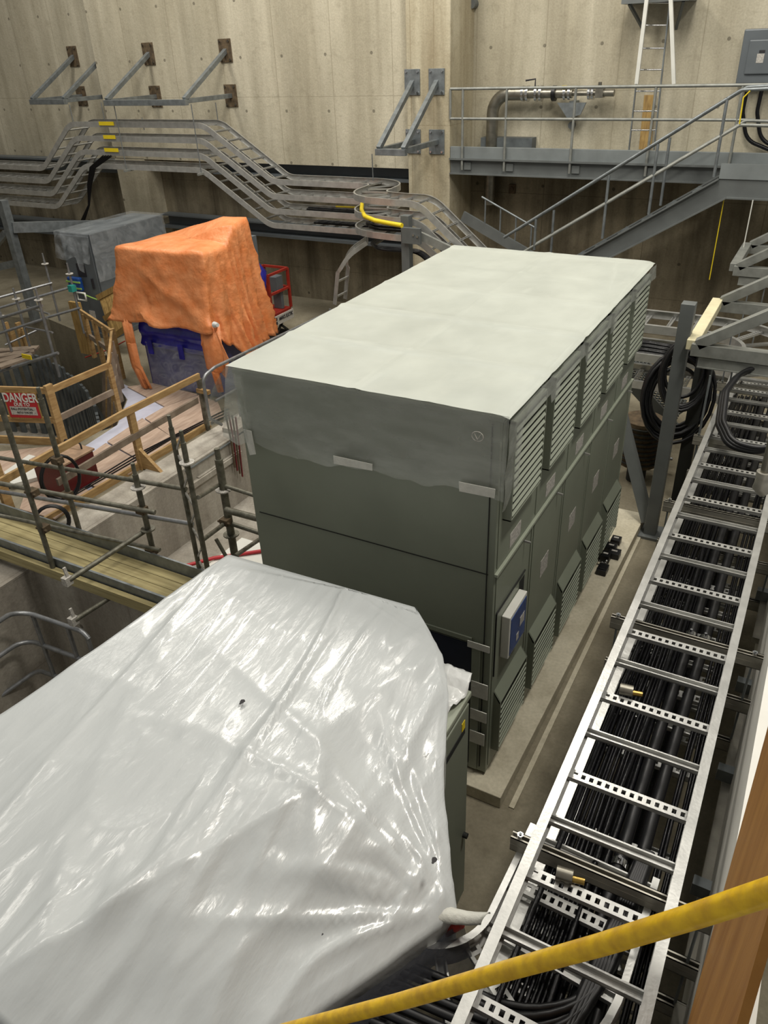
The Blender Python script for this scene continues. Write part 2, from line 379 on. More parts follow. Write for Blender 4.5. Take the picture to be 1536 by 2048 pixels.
# film thrown over the roof, hanging down the front
cov = E('film_cover', (-.945, 1.8, 3.13), 'dusty translucent film spread over the roof of the long grey-green cabinet', 'plastic film')
def nz(x, y, z, s=1): return noise.noise(Vector((x, y, z)) * s)
rows = []
for i in range(61):
    y = -.03 + 3.68 * i / 60; r = []
    for j in range(41):
        x = -1.93 + 1.99 * j / 40
        seam = abs(((y) / .72 + .5) % 1 - .5) * .72
        z = H + .024 + .012 * max(0, 1 - seam / .035) + .006 * max(0, 1 - abs(x + .94) / .03) + .005 * max(0, 1 - abs(x + .45 + .1 * y) / .02) + .004 * nz(x, y, 0, 3) + .003 * abs(nz(x, y, 2, 9))
        if x > 0: z -= (x) * .3
        r.append((x, y, z))
    rows.append(r)
MB().grid(rows).build('top_sheet', 'dust_film', cov, fix=False)
fr = [(470, 850), (487, 860), (560, 900), (620, 912), (668, 925), (745, 930), (800, 948), (850, 960), (920, 965), (995, 990), (1003, 992)]
def edge_z(x):
    q = [P(a, c, 'y', 0) for a, c in fr]
    for a, c in zip(q, q[1:]):
        if a.x <= x <= c.x: return a.z + (c.z - a.z) * (x - a.x) / (c.x - a.x)
    return q[0].z if x < q[0].x else q[-1].z
rows = []
for i in range(25):
    t = i / 24; r = []
    for j in range(81):
        x = -1.93 + 1.99 * j / 80; zb = edge_z(x) + .02 * nz(x, 5, 0, 8); z = (H + .024) * (1 - t) + zb * t
        fold = .012 * nz(x * 6, z * 1.5, 1) * t + .008 * nz(x * 3 + z * 4, z * 5, 7) * t
        out = .03 + .03 * t
        if x < -1.8: out += .10 * t
        r.append((x, -out + fold, z))
    rows.append(r)
MB().grid(rows).build('front_sheet', 'side_film', cov, fix=False)
rows = []
for i in range(13):                                                   # left corner flares out
    t = i / 12; r = []
    for j in range(13):
        u = j / 12; y = -.03 + .9 * u; z = H + .02 - (.42 + .1 * math.sin(u * 5)) * t * (1 - .4 * u)
        r.append((-1.93 - .16 * math.sin(t * 1.9) * (1 - .5 * u) + .01 * nz(y * 9, z * 4, 0), y - .09 * t * (1 - u), z))
    rows.append(r)
MB().grid(rows).build('side_sheet', 'side_film', cov, fix=False)
rows = []
for i in range(13):                                                   # aisle side hangs to the first louvres
    t = i / 12; r = []
    for j in range(121):
        y = -.04 + 3.68 * j / 120; k = ((y - .085) / .725) % 1
        dz = .10 + .03 * nz(0, y, 3, 4) + (.07 if k > .78 else 0)
        if y < .12: dz = .60 - max(0, y) * 1.0
        dz = dz if y < 3.4 else .12
        z = (H + .005) - dz * t; x = .06 + .012 + .012 * nz(y * 7, z * 6, 0) + (.012 * t if y > .1 else -.02 * t)
        r.append((x, y, z))
    rows.append(r)
MB().grid(rows).build('aisle_sheet', 'side_film', cov, fix=False)
for (a, bq, c, d) in (((487, 858), (503, 862), (512, 908), (500, 910)), ((667, 911), (745, 928), (745, 941), (668, 927)), ((918, 963), (991, 978), (989, 996), (919, 982))):
    q = [P(*k, 'y', -.075) for k in (a, bq, c, d)]
    MB().extr(q, (0, -.004, 0)).build('tape', 'tape', cov)
m_ = MB().tube([(.02 + .035 * math.cos(t), 1.0, 3.13 + .0 * t) for t in (0, 1)], .003); cx = P(955, 873, 'y', -.075)
MB().tube([cx + Vector((.035 * math.cos(t), 0, .03 * math.sin(t))) for t in [k * math.pi / 9 for k in range(18)]], .0025, 6, closed=True).tube([cx + Vector((-.02, 0, .015)), cx + Vector((0, 0, -.02)), cx + Vector((.02, 0, .015))], .003, 6).build('printed_mark', 'label_white', cov)
# dark fittings left on the far end of the curb
for i, (px, py, s, hgt) in enumerate([(1232, 1082, .10, .06), (1222, 1098, .11, .07), (1228, 1110, .12, .07), (1210, 1118, .10, .09)]):
    q = P(px, py, 'z', .14); b = MB().box(q.x - s / 2, q.x + s / 2, q.y - s / 2, q.y + s / 2, .121, .121 + hgt).box(q.x - s / 3, q.x + s / 3, q.y - s / 3, q.y + s / 3, .121 + hgt, .125 + hgt)
    o = b.build('connector_box', 'black_rubber', bevel=.006)
    tag(o, 'small black box on the curb end, ' + ['farthest of the cluster', 'second from the far end', 'third from the far end', 'nearest the silver fittings'][i], 'box', 'black boxes on the curb')
    MB().box(q.x - s / 4, q.x + s / 4, q.y - .012, q.y + .012, .125 + hgt, .128 + hgt).build('paper_label', 'label_white', o)
q = P(1208, 1132, 'z', .14); b = MB()
for k in range(14):
    a = random.uniform(0, 6.28); r = random.uniform(.01, .07)
    c = q + Vector((r * math.cos(a), r * math.sin(a), random.uniform(0, .03))); b.cyl(c, c + Vector((random.uniform(-.03, .03), random.uniform(-.03, .03), .02)), .009, 8)
tag(b.build('metal_fittings', 'chrome'), 'heap of small shiny metal fittings on the curb beside black boxes', 'fittings')
q = P(1205, 1142, 'z', .13)
tag(MB().box(q.x - .05, q.x + .05, q.y - .08, q.y + .06, .121, .19).box(q.x - .03, q.x + .03, q.y - .06, q.y + .04, .19, .2).build('tool_pouch', 'black_rubber', bevel=.015), 'black pouch on the curb, nearest the viewer of the clutter', 'pouch')
# ================================================================ WHITE-WRAPPED UNIT IN FRONT
gb = E('control_cabinet', (-.75, -1.55, 0), 'grey control cabinet mostly hidden under the white wrap, near the curb end', 'cabinet')
MB().box(-1.7, .2, -2.05, -.92, .08, 1.86).box(-1.66, .16, -2.0, -.96, 0, .08).build('cabinet_body', 'cabinet_paint', gb, bevel=.01)
MB().box(-1.7, .235, -2.06, -.9, 1.86, 1.9).build('top_panel', 'cabinet_light', gb, bevel=.008)
for k in range(2):
    y1 = -.925 - .56 * k
    d = MB().box(.2, .232, y1 - .54, y1, .12, 1.83).build('door', 'cabinet_paint', gb, bevel=.006)
    MB().box(.232, .236, y1 - .34, y1 - .06, 1.66, 1.70).build('name_strip', 'seam_dark', d)
    MB().cyl((.232, y1 - .04, .75), (.26, y1 - .04, .75), .018).build('lock', 'seam_dark', d)
    MB().box(.232, .235, y1 - .1, y1 - .06, 1.68, 1.76).build('hazard_sticker', 'yellow', d)
wr = E('white_wrap', (-.8, -2.2, 1.9), 'glossy white plastic wrap draped and taped over the front unit', 'plastic wrap')
Bp = [(830, 1215, 2.05), (880, 1310, 2.0), (895, 1400, 1.97), (884, 1520, 1.90), (886, 1600, 1.85), (890, 1690, 1.80), (895, 1760, 1.76), (905, 1822, 1.72), (840, 1870, 1.72), (735, 1945, 1.72), (640, 2010, 1.72), (560, 2075, 1.72), (430, 2170, 1.72), (250, 2300, 1.75)]
Bp = [P(a, c, 'z', z) for a, c, z in Bp]
Lp0, Lp1 = P(450, 1107, 'z', 2.05), P(0, 1425, 'z', 2.05)
Bs, _ = resample(Bp, .03); nB = len(Bs)
tape_pt = P(905, 1825, 'z', 1.72)
rows = []
for i, bpnt in enumerate(Bs):
    t = i / (nB - 1)
    Lq = Lp0 + (Lp1 - Lp0) * (t * 2.1); Lq.z = 2.05
    R = bpnt + Vector((-.34 - .35 * min(1, t * 3), .12 * min(1, t * 6) * (1 - t), 0)); R.z = 2.07
    if t < .02: R = bpnt.copy()
    # hem hanging to the left, top, fall to the right edge, hem
    prof = [Lq + Vector((-.10, 0, -1.1)), Lq + Vector((-.015, 0, -.06)), Lq + Vector((.03, 0, 0)), R, bpnt, bpnt + Vector((.0, .0, -.28))]
    seg = [10, 4, 86, 44, 9]; r = []
    for a, c, n in zip(prof, prof[1:], seg):
        for k in range(n):
            u = k / n; r.append(a.lerp(c, u))
    r.append(prof[-1]); rows.append(r)
nc = len(rows[0])
for i in range(len(rows)):
    for j in range(nc):
        p = rows[i][j]; x, y = p.x, p.y; d = (Vector((x, y)) - Vector((tape_pt.x, tape_pt.y))).length
        ang = math.atan2(y - tape_pt.y, x - tape_pt.x); topness = 1 if 14 <= j <= 143 else .4
        sag = max(0, min(1, (j - 60) / 50)) 
        fan = (1 - abs(noise.noise(Vector((ang * 3.4, d * .5, 3))))) ** 9 * math.exp(-d * 1.1) * .06
        fan2 = (1 - abs(noise.noise(Vector((ang * 11, d * .9, 8))))) ** 5 * math.exp(-d * 1.6) * .035
        ac = x + .14 * y; along = y - .14 * x
        long_ = (1 - abs(noise.noise(Vector((ac * 2.1, along * .35, 1))))) ** 12 * .030 + (1 - abs(noise.noise(Vector((ac * 1.4, along * .5, 21))))) ** 9 * .018
        l2 = (1 - abs(noise.noise(Vector((ac * 5.5, along * 1.1, 5))))) ** 9 * .009 + .0035 * noise.noise(Vector((ac * 16, along * 3.5, 7))) * (.4 + max(0, noise.noise(Vector((ac * 2, along * .6, 30)))) * 3)
        cr = noise.noise(Vector((x * 2.2, y * 2.2, 0))) * .02 * sag + noise.noise(Vector((x * 6, y * 6, 2))) * .006 * sag
        crease = (1 - min(1, abs(math.sin((x * .3 + y) * 4.2 + 1.3 * noise.noise(Vector((x, y, 4))))) / .05)) * .005 * (.5 + noise.noise(Vector((x * 1.5, y * 1.5, 6))))
        fan *= min(1, d / .35); fan2 *= min(1, d / .5)
        b_ = fan * .8 + fan2 * .12 + (long_ * 1.2 + l2 * 1.5) * min(1, .45 + sag) + cr + crease
        r0 = min(1, i / 8)
        if j >= 143: rows[i][j] = p + Vector((b_ * .5, 0, b_ * .3 + .01 * noise.noise(Vector((x * 9, y * 9, p.z * 3)))))
        else: rows[i][j] = p + Vector((0, 0, b_ * topness * r0))
# back hem
back = []
top_row = rows[0]
for k in range(12, 0, -1):
    back.append([q + Vector((0, .02 + .01 * nz(q.x * 7, k * .3, 0), -.09 * k)) if j > 13 else q + Vector((0, .02, -.02 * k)) for j, q in enumerate(top_row)])
MB().grid(back + rows).build('wrap_sheet', 'white_wrap', wr, fix=False, solid=.002)
# crumpled second sheet on the grey cabinet top, tape at the tray, holes
rows2 = []
for i in range(30):
    r = []
    for j in range(16):
        u, v = i / 29, j / 15; x = -.06 + .27 * v + .02 * math.sin(u * 9); y = -.84 - .62 * u
        r.append((x, y, 1.915 + .05 * abs(nz(u * 9, v * 7, 4)) + .05 * (1 - v) + (.05 if u < .15 else 0) * v))
    rows2.append(r)
MB().grid(rows2).build('crumpled_fold', 'white_wrap_plain', wr, fix=False, solid=.002)
rows2 = []
for i in range(14):
    u = i / 13; c = tape_pt + Vector((-.10 + .24 * u, -.04 + .07 * u * u, .015)); r = []
    for j in range(9):
        a = math.pi * (j / 8); wd = .045 - .012 * u
        r.append(c + Vector((.25 * wd * math.cos(a), wd * math.cos(a), .03 * math.sin(a) + .006 * nz(u * 12, j, 0))))
    rows2.append(r)
MB().grid(rows2).build('tape', 'tape', wr, fix=False, solid=.002)
hem, _ = resample(Bp[7:], .04); r2 = []
for k in range(8):
    r2.append([q + Vector((.05 + .03 * k + .012 * nz(i * .9, k * .5, 0), -.02 * k + .03 * math.sin(i * .6) * .2, -.04 - .07 * k)) for i, q in enumerate(hem)])
MB().grid(r2).build('clear_hem', 'dark_film', wr, fix=False)
for (px, py, s) in ((484, 1405, .02), (868, 1722, .018), (645, 1870, .005)):
    q = P(px, py, 'z', 2.085 if px != 868 else 1.96)
    MB().add([q + Vector((s * .6 * math.cos(a) * (1 + .4 * math.sin(3 * a)), s * math.sin(a), .004)) for a in [k * math.pi / 5 for k in range(10)]], [tuple(range(10))]).build('tear', 'ink', wr, fix=False)
# ================================================================ LADDER TRAYS
def perforated(mb, a, b, w, n, up=(0, 0, 1)):
    """strut rung with square holes in its upper face"""
    a, b = Vector(a), Vector(b); t = (b - a); l = t.length; t.normalize(); s = t.cross(Vector(up)).normalized(); u = s.cross(t).normalized()
    mb.bar(a + s * (w / 2 - .003) - u * .012, b + s * (w / 2 - .003) - u * .012, .006, .024, up); mb.bar(a - s * (w / 2 - .003) - u * .012, b - s * (w / 2 - .003) - u * .012, .006, .024, up)
    e = w * .27
    mb.bar(a + s * (w / 2 - e / 2), b + s * (w / 2 - e / 2), e, .004, up); mb.bar(a - s * (w / 2 - e / 2), b - s * (w / 2 - e / 2), e, .004, up)
    st = l / n; hl = st * .5
    for k in range(n + 1):
        c0 = a + t * max(0, k * st - (st - hl) / 2); c1 = a + t * min(l, k * st + (st - hl) / 2); mb.bar(c0, c1, w - 2 * e, .004, up)
def plain_rung(mb, a, b, w, up=(0, 0, 1)):
    a, b = Vector(a), Vector(b); t = (b - a).normalized(); s = t.cross(Vector(up)).normalized(); u = s.cross(t).normalized()
    mb.bar(a - u * .012, b - u * .012, w, .005, up)
    for q in (-1, 1): mb.bar(a + s * q * (w / 2 - .004), b + s * q * (w / 2 - .004), .008, .026, up)
def ladder_tray(name, path, width, rail_h, step, label, cat, group=None, m='aluminium', side0=None, lip=.03, start=0.0, rungw=.03, holes=False, rmax=100, joints=()):
    path = [Vector(p) for p in path]; root = E(name, path[len(path) // 2], label, cat, group)
    sides = []
    for i, p in enumerate(path):
        t = (path[min(i + 1, len(path) - 1)] - path[max(i - 1, 0)]).normalized()
        s = t.cross(Vector((0, 0, 1)))
        if side0 is not None: s = Vector(side0)
        s.normalize(); sides.append((s, s.cross(t).normalized()))
    for q in (-1, 1):
        rows = []
        for p, (s, u) in zip(path, sides):
            o = p + s * q * width / 2; ins = -s * q
            sec = [(lip * .0, 0), (lip, 0), (lip, .004), (.004, .004), (.004, rail_h - .004), (lip, rail_h - .004), (lip, rail_h), (0, rail_h), (-.0, 0)]
            rows.append([o + ins * a + u * c for a, c in sec])
        MB().grid(rows, False).build('side_rail', m, root)
    pts, tg = resample(path, step); n = 0
    for k, (p, t) in enumerate(zip(pts, tg)):
        if k == 0 and start: continue
        if n >= rmax: break
        s = Vector(side0).normalized() if side0 is not None else t.cross(Vector((0, 0, 1))).normalized(); u = s.cross(t).normalized()
        b = MB(); a_ = p - s * (width / 2 - .006) + u * .03; c_ = p + s * (width / 2 - .006) + u * .03
        if holes and k % 2: perforated(b, a_, c_, rungw * 1.25, 16, u)
        else: plain_rung(b, a_, c_, rungw, u)
        b.build('rung', m, root); n += 1
    return root
def arc_path(pts, r, n=10): return fillet(pts, r, n)
# the wide tray beside the cabinet: runs towards the viewer, bends left at the far end
for i, z in enumerate((1.75, 1.38, 1.02)):
    pts = arc_path([(1.13, -4.39, z), (1.13, 6.1 + .0 * i, z), (-3.0, 6.1, z)], .75, 14)
    ladder_tray('cable_tray', pts, .64, .10, .30, ['wide ladder tray along the right, topmost of its stack', 'ladder tray under the topmost one on the right, carrying black cables', 'lowest ladder tray of the stack along the right'][i], 'cable tray', 'ladder trays along the aisle', holes=True, rungw=.046, m='aluminium', rmax=60, lip=.045)
# curved branch that leaves the tray under the white wrap
br = arc_path([(1.05, -1.35, 1.50), (1.02, -2.36, 1.50), (-.6, -2.56, 1.50)], .62, 14)
ladder_tray('branch_tray', br, .62, .13, .27, 'curved ladder tray branching off under the hem of the white wrap', 'cable tray', holes=True, rungw=.05)
# trapeze struts and their rods under the wide tray
for k, y in enumerate((-3.3, -1.5, .30, 1.9, 3.2, 4.6)):
    t = E('trapeze_support', (1.13, y, 1.3), ['strut trapeze nearest the viewer under the wide tray', 'strut trapeze under the wide tray beside the curb corner', 'strut trapeze under the wide tray level with the operator panel', 'strut trapeze under the wide tray halfway along the cabinet', 'strut trapeze under the wide tray at the far end of the cabinet', 'farthest strut trapeze under the wide tray'][k], 'support', 'trapeze supports under the tray')
    for z in (1.715, 1.345, .985):
        b = MB(); b.box(.70, 1.60, y - .022, y + .022, z - .09, z - .086).box(.70, 1.60, y - .022, y - .018, z - .09, z).box(.70, 1.60, y + .018, y + .022, z - .09, z).box(.70, 1.60, y - .024, y - .022, z - .047, z - .043).box(.70, 1.60, y - .022, y - .010, z - .004, z).box(.70, 1.60, y + .010, y + .022, z - .004, z)
        b.build('strut', 'aluminium_dull', t)
    for x in (.74, 1.55): MB().cyl((x, y, .9), (x, y, 2.3 if y > 3 else 1.74), .007, 8).build('threaded_rod', 'galvanized', t)
    for x in (.74, 1.55): MB().cyl((x, y, 1.716), (x, y, 1.735), .016, 6).build('nut', 'chrome', t)
# cables lying in the two lower trays
def wav(x, z, y0, y1, amp, seed, r, n=46):
    return [(x + amp * nz(y0 + (y1 - y0) * k / n, seed, 0, .8), y0 + (y1 - y0) * k / n, z + amp * .35 * nz(y0 + (y1 - y0) * k / n, seed + 9, 0, .9)) for k in range(n + 1)]
def cable(name, pts, r, label, group=None, m='black_cable', n=8, cat='cable'):
    o = MB().tube(pts, r, n).build(name, m); return tag(o, label, cat, group)
for z0, ns, off in ((1.43, 13, 0), (1.07, 9, 40)):
    for k in range(ns):
        x = .865 + .0225 * k
        cable('thin_cable', wav(x, z0 + .012 * (k % 2), -4.2, 5.0, .012, k * 3.1 + off, .0105), .0105, 'thin black cable among those lying side by side on the left of the lower trays', 'thin black cables on the left of the trays', n=6)
for k in range(6):
    x = 1.33 + .022 * k
    cable('thin_cable', wav(x, 1.435 + .02 * (k % 2), -4.2, 5.0, .02, 90 + k * 2.3, .009), .010, 'thin black cable among those lying along the right rail of the trays', 'thin black cables on the right of the trays', n=6)
for k, (x, r) in enumerate(((1.165, .033), (1.255, .033))):
    pts = wav(x, 1.46, -4.2, 5.0, .01, 60 + k, r)
    o = cable('power_conduit', pts, r, ['thick black conduit in the middle of the trays, left of the pair', 'thick black conduit in the middle of the trays, right of the pair'][k], 'thick black conduits', 'black_rubber', 12, 'conduit')
    for y in (-1.25, .62, 2.2):
        MB().tube([(x + .003, y - .02, 1.46), (x + .003, y + .02, 1.46)], r + .008, 14).cyl((x, y, 1.49), (x, y, 1.525), .009, 8).build('hose_clamp', 'chrome', o)
for k, (x, z, r) in enumerate(((1.105, 1.45, .017), (1.07, 1.52, .014), (.90, 1.60, .013), (1.03, 1.10, .03), (1.2, 1.10, .03))):
    cable('medium_cable', wav(x, z, -4.2, 5.0, .03, 70 + k * 2, r), r, ['black cable beside the thick pair, lower one', 'black cable beside the thick pair, upper one', 'black cable running close to the left rail above the others', 'black cable on the lowest tray, left one', 'black cable on the lowest tray, right one'][k])
# black conduits sweeping left through the branch tray
for k in range(13):
    off = .045 * k; z = 1.56 + .012 * (k % 2)
    pts = arc_path([(.92 + .03 * k, -4.2, z - .06), (.90 + .028 * k, -2.75 + off * .0, z), (-.1, -2.18 - off * 1.0, z), (-.7, -2.14 - off * 1.05, z)], .5, 10)
    pts = [Vector(p) for p in arc_path([(1.30 - .004 * k, -1.2 - .0 * k, z), (1.26 - .012 * k, -2.12 - off, z), (-.7, -2.30 - off, z)], .45, 10)]
    cable('corrugated_conduit', pts, .0185, 'black corrugated conduit sweeping left through the curved branch tray', 'corrugated conduits in the branch tray', 'black_rubber', 8, 'conduit')
tag(MB().cyl((.60, -2.02, 1.62), (.66, -2.0, 1.70), .02).build('cable_lug', 'red_paint'), 'small red cable end at the tray beside the wrap corner', 'cable end')
for k, (px, py) in enumerate([(1245, 1390), (1120, 1760)]):
    q = P(px, py, 'z', 1.765); f = E('cable_clamp', q, ['loose aluminium clamp on a rung near the curb corner', 'loose aluminium clamp on a rung towards the viewer'][k], 'clamp', 'loose clamps on the tray')
    MB().cyl(q + Vector((-.02, 0, .04)), q + Vector((.05, .01, .04)), .032, 14).build('saddle', 'steel_pipe', f); MB().cyl(q + Vector((.05, .01, .03)), q + Vector((.10, .02, .03)), .016, 8).build('bolt', 'brass', f)
# trays on the back wall: four levels that climb, run level and dip, then swing round towards the cabinet
YC = 9.2
for i in range(4):
    dz = -.265 * i; e = .06 * i
    pts = [(-19, YC, 2.72 + dz), (-14.3 + e, YC, 2.72 + dz), (-13.15 + e, YC, 3.62 + dz), (-9.55 - e, YC, 3.62 + dz), (-8.05 - e, YC, 2.68 + dz), (-5.62, YC, 2.68 + dz)]
    lab = ['topmost ladder tray of the four climbing along the back wall', 'second ladder tray from the top along the back wall', 'third ladder tray from the top along the back wall', 'lowest ladder tray of the four along the back wall'][i]
    p1 = fillet(pts, .55, 8)[:-1]
    if i < 3:
        tail = [(-5.62, YC, 2.68 + dz), (-5.55, YC - 1.18, 2.68 + dz), (-4.75, YC - 1.3, 2.68 + dz), (-4.35, YC - 1.3, 2.68 + dz), (-2.9, YC - 1.3, 1.5 + dz), (-2.0, YC - 1.3, .9)]
        full = fillet([pts[0]] + pts[1:5] + tail[:1] + tail[1:], [0, .5, .5, .5, .5, .5, .5, .5, .5, .5, .5], 8)
    else: full = fillet(pts, .55, 8)
    ladder_tray('wall_cable_tray', full, .58, .10, .30, lab, 'cable tray', 'ladder trays along the back wall', m='aluminium', lip=.028, rmax=90)
# drop-out tray hanging below the swing
ladder_tray('drop_tray', fillet([(-5.6, 8.2, 1.95), (-5.95, 8.0, 1.7), (-6.1, 8.0, .9)], .5, 8), .38, .07, .28, 'short curved ladder tray dropping down below the swing of the wall trays', 'cable tray', lip=.02)
# yellow hose lying along the second tray, black cables in the trays
hp = [P(a, c, 'z', 2.5) for a, c in ((724, 408), (723, 420), (730, 433), (750, 441), (780, 447), (804, 451))]
o = MB().tube(fillet(hp, .15, 4), .035, 10).build('yellow_hose', 'yellow'); tag(o, 'bright yellow hose bent round the swing of the second wall tray', 'hose')
o = MB().tube([P(672, 413, 'y', 9.0), P(722, 415, 'y', 9.0)], .014, 8).build('yellow_hose', 'yellow'); tag(o, 'yellow hose on the straight tray left of the swing', 'hose')
for k in range(9):
    z = 2.23 + .02 * (k % 3) if k < 5 else 1.97
    pts = fillet([(-7.4, YC - .2 + .05 * k, z), (-5.8 + .03 * k, YC - .2 + .05 * k, z), (-5.7 + .05 * k, YC - 1.05 - .06 * k, z), (-4.4, YC - 1.1 - .045 * k, z), (-3.0, YC - 1.1 - .045 * k, z - 1.1)], .4, 6)
    cable('black_cable', pts, .022, 'black cable lying in the lower wall trays where they swing towards the cabinet', 'black cables in the swing of the wall trays')
for k in range(7):
    pts = [(-1.6, 5.85 + .07 * k, 1.46), (-.3, 5.85 + .07 * k, 1.47 + .01 * (k % 2)), (.4, 5.83 + .06 * k, 1.47)]; cable('black_cable', fillet(pts, .2, 4), .024, 'black cable in the tray crossing behind the cabinet', 'black cables in the crossing tray')
# grey post by the swing with its clamp plate and diagonal arm
t = E('tray_post', (-4.6, 7.55, 0), 'grey steel post with bolted clamp plate holding the swing of the wall trays', 'post')
q = P(813, 440, 'y', 7.5); x = q.x
MB().bar((x, 7.5, 0), (x, 7.5, P(813, 430, 'y', 7.5).z), .14, .14, up=(0, 1, 0)).build('column', 'grey_paint', t, bevel=.006)
c = P(825, 468, 'y', 7.42); MB().box(c.x - .16, c.x + .16, 7.36, 7.42, c.z - .14, c.z + .10).build('clamp_plate', 'grey_paint', t, bevel=.004)
b = MB(); [b.cyl((c.x + .05 + .07 * i, 7.36, c.z - .02 * i), (c.x + .05 + .07 * i, 7.34, c.z - .02 * i), .018, 8) for i in (0, 1)]; b.build('bolt', 'chrome', t)
a0, a1 = P(838, 470, 'y', 7.5), P(925, 512, 'y', 7.5); MB().bar(a0, a1 + (a1 - a0) * .4, .06, .12).build('diagonal_arm', 'galvanized_bracket', t)
# tray labels
for i, (px, py, wd) in enumerate(((213, 247, .42), (219, 274, .34), (223, 300, .40))):
    q = P(px, py, 'y', YC - .30); tag(MB().box(q.x - wd / 2, q.x + wd / 2, q.y - .008, q.y - .004, q.z - .035, q.z + .035).build('yellow_label', 'yellow'), ['yellow label on the topmost wall tray', 'yellow label on the second wall tray', 'yellow label on the third wall tray'][i], 'label', 'yellow tray labels')
# ================================================================ WALL BRACKETS AND RODS
def bracket(label, x0, x1, yb, yw, zb, zt, m='galvanized', left=True, right=True):
    t = E('wall_bracket', ((x0 + x1) / 2, yw, zb), label, 'bracket', 'steel brackets on the back wall')
    MB().bar((x0 - .05, yb, zb), (x1 + .05, yb, zb), .10, .10).build('front_bar', m, t, bevel=.004)
    for x in (x0, x1):
        MB().bar((x, yb, zb + .02), (x, yw, zb + .02), .08, .08).build('arm', m, t, bevel=.004)
        MB().bar((x, yb, zb + .05), (x, yw, zt), .08, .08).build('diagonal_brace', m, t, bevel=.004)
        for z in (zb + .02, zt):
            p = MB().box(x - .15, x + .15, yw - .02, yw, z - .2, z + .2).build('wall_plate', 'rust' if m == 'galvanized' and yw > 10.05 else 'galvanized', t, bevel=.003)
            b = MB(); [b.cyl((x + i * .11, yw - .02, z + j * .16), (x + i * .11, yw - .045, z + j * .16), .02, 6) for i in (-1, 1) for j in (-1, 1)]; b.build('bolts', 'chrome', p)
    return t
bracket('steel wall bracket at the far left of the back wall', -14.48, -13.5, 9.2, 10.6, 4.07, 4.88)
bracket('wide steel wall bracket above the climbing trays', -11.82, -9.8, 8.8, 10.2, 4.07, 4.87)
bracket('narrow steel bracket on the concrete pilaster beside the walkway', -5.60, -5.13, 8.7, 10.0, 3.32, 4.28)
for i, (px, py0, py1, yy) in enumerate([(139, 210, 250, 9.0), (202, 205, 240, 9.45), (228, 210, 340, 8.85), (382, 208, 345, 8.85), (431, 205, 240, 9.5), (284, 235, 260, 9.5), (744, 308, 362, 8.75)]):
    a0 = P(px, py0, 'y', yy); a1 = P(px + (py1 - py0) * .05, py1, 'y', yy)
    tag(MB().cyl((a0.x, yy, a1.z), (a0.x, yy, a0.z), .009, 6).build('hanger_rod', 'galvanized'), 'thin threaded rod hanging a wall tray ' + ['under the far left bracket', 'beside the corner of the wall', 'under the left end of the wide bracket', 'under the right end of the wide bracket', 'behind the right end of the wide bracket', 'behind the middle of the wide bracket', 'under the bracket of the pilaster'][i], 'rod', 'tray hanger rods')
for i, (px, py) in enumerate([(345, 682), (490, 686), (785, 700)]):
    q = P(px / 2, py / 2, 'y', 8.7); tag(MB().bar((q.x, 8.75, q.z), (q.x, 9.6, q.z), .04, .04).build('tray_strut', 'galvanized_bracket'), 'short strut carrying the lowest wall tray ' + ['at its left climb', 'in the middle of its level run', 'at its right dip'][i], 'strut', 'struts under the wall trays')
# steel channels along the lower wall
tag(MB().bar((-12.4, 10.45, 1.40), (-5.8, 10.45, 1.38), .3, .06).bar((-12.4, 10.45, 1.66), (-5.8, 10.45, 1.62), .3, .03).box(-12.4, -5.8, 10.55, 10.6, 1.4, 1.64).build('steel_beam', 'panel_grey'), 'grey steel beam along the recessed wall behind the tarp', 'beam')
tag(MB().bar((-19, 10.35, 1.30), (-13.4, 10.35, 1.30), .3, .04).box(-19, -13.4, 10.42, 10.46, 1.0, 1.3).bar((-19, 10.35, 1.0), (-13.4, 10.35, 1.0), .3, .04).build('steel_beam', 'panel_grey'), 'grey steel beam along the wall left of the concrete column', 'beam')
tag(MB().bar((-10.6, 10.4, 2.62), (-5.75, 10.4, 2.62), .3, .05).bar((-10.6, 10.4, 2.86), (-5.75, 10.4, 2.86), .34, .03).box(-10.6, -5.75, 10.5, 10.54, 2.6, 2.85).build('ledge_channel', 'panel_grey'), 'grey steel channel under the ledge above the tarp', 'beam')
tag(MB().bar((-19, 10.3, 2.78), (-13.45, 10.3, 2.78), .3, .04).box(-19, -13.45, 10.4, 10.44, 2.5, 2.78).build('ledge_channel', 'panel_grey'), 'grey steel channel behind the trays at far left', 'beam')
# ================================================================ WALKWAY AND STAIRS
wk = E('walkway', (-2.5, 10.3, 3.25), 'grey steel walkway on the back wall', 'walkway')
MB().box(-4.87, .5, 10.0, 10.06, 3.08, 3.27).build('toe_board', 'deck_paint', wk, bevel=.004)
MB().box(-4.87, .6, 10.06, 11.0, 3.1, 3.14).build('deck', 'deck_paint', wk)
MB().box(-4.87, -.3, 10.02, 10.05, 2.82, 3.09).box(-4.87, -.3, 9.96, 10.1, 2.82, 2.84).box(-4.87, -.3, 9.94, 10.1, 3.06, 3.09).build('edge_beam', 'grey_paint', wk)
MB().box(-4.6, -3.62, 10.75, 10.98, 3.14, 3.34).build('grating_box', 'pit_steel', wk)
hr = E('guardrail', (-2.5, 9.98, 3.0), 'grey pipe guardrail along the front of the walkway', 'railing')
zt, zm = 4.17, 3.715
b = MB().tube([(-4.86, 9.97, zt), (-.2, 9.97, zt), (1.2, 9.97, zt)], .024); b.build('top_rail', 'galvanized_bracket', hr)
MB().tube([(-4.86, 9.97, zm), (.05, 9.97, zm)], .022).build('mid_rail', 'galvanized_bracket', hr)
MB().tube([(-4.86, 9.97, zt), (-4.86, 9.97, zm)], .022).build('end_post', 'galvanized_bracket', hr)
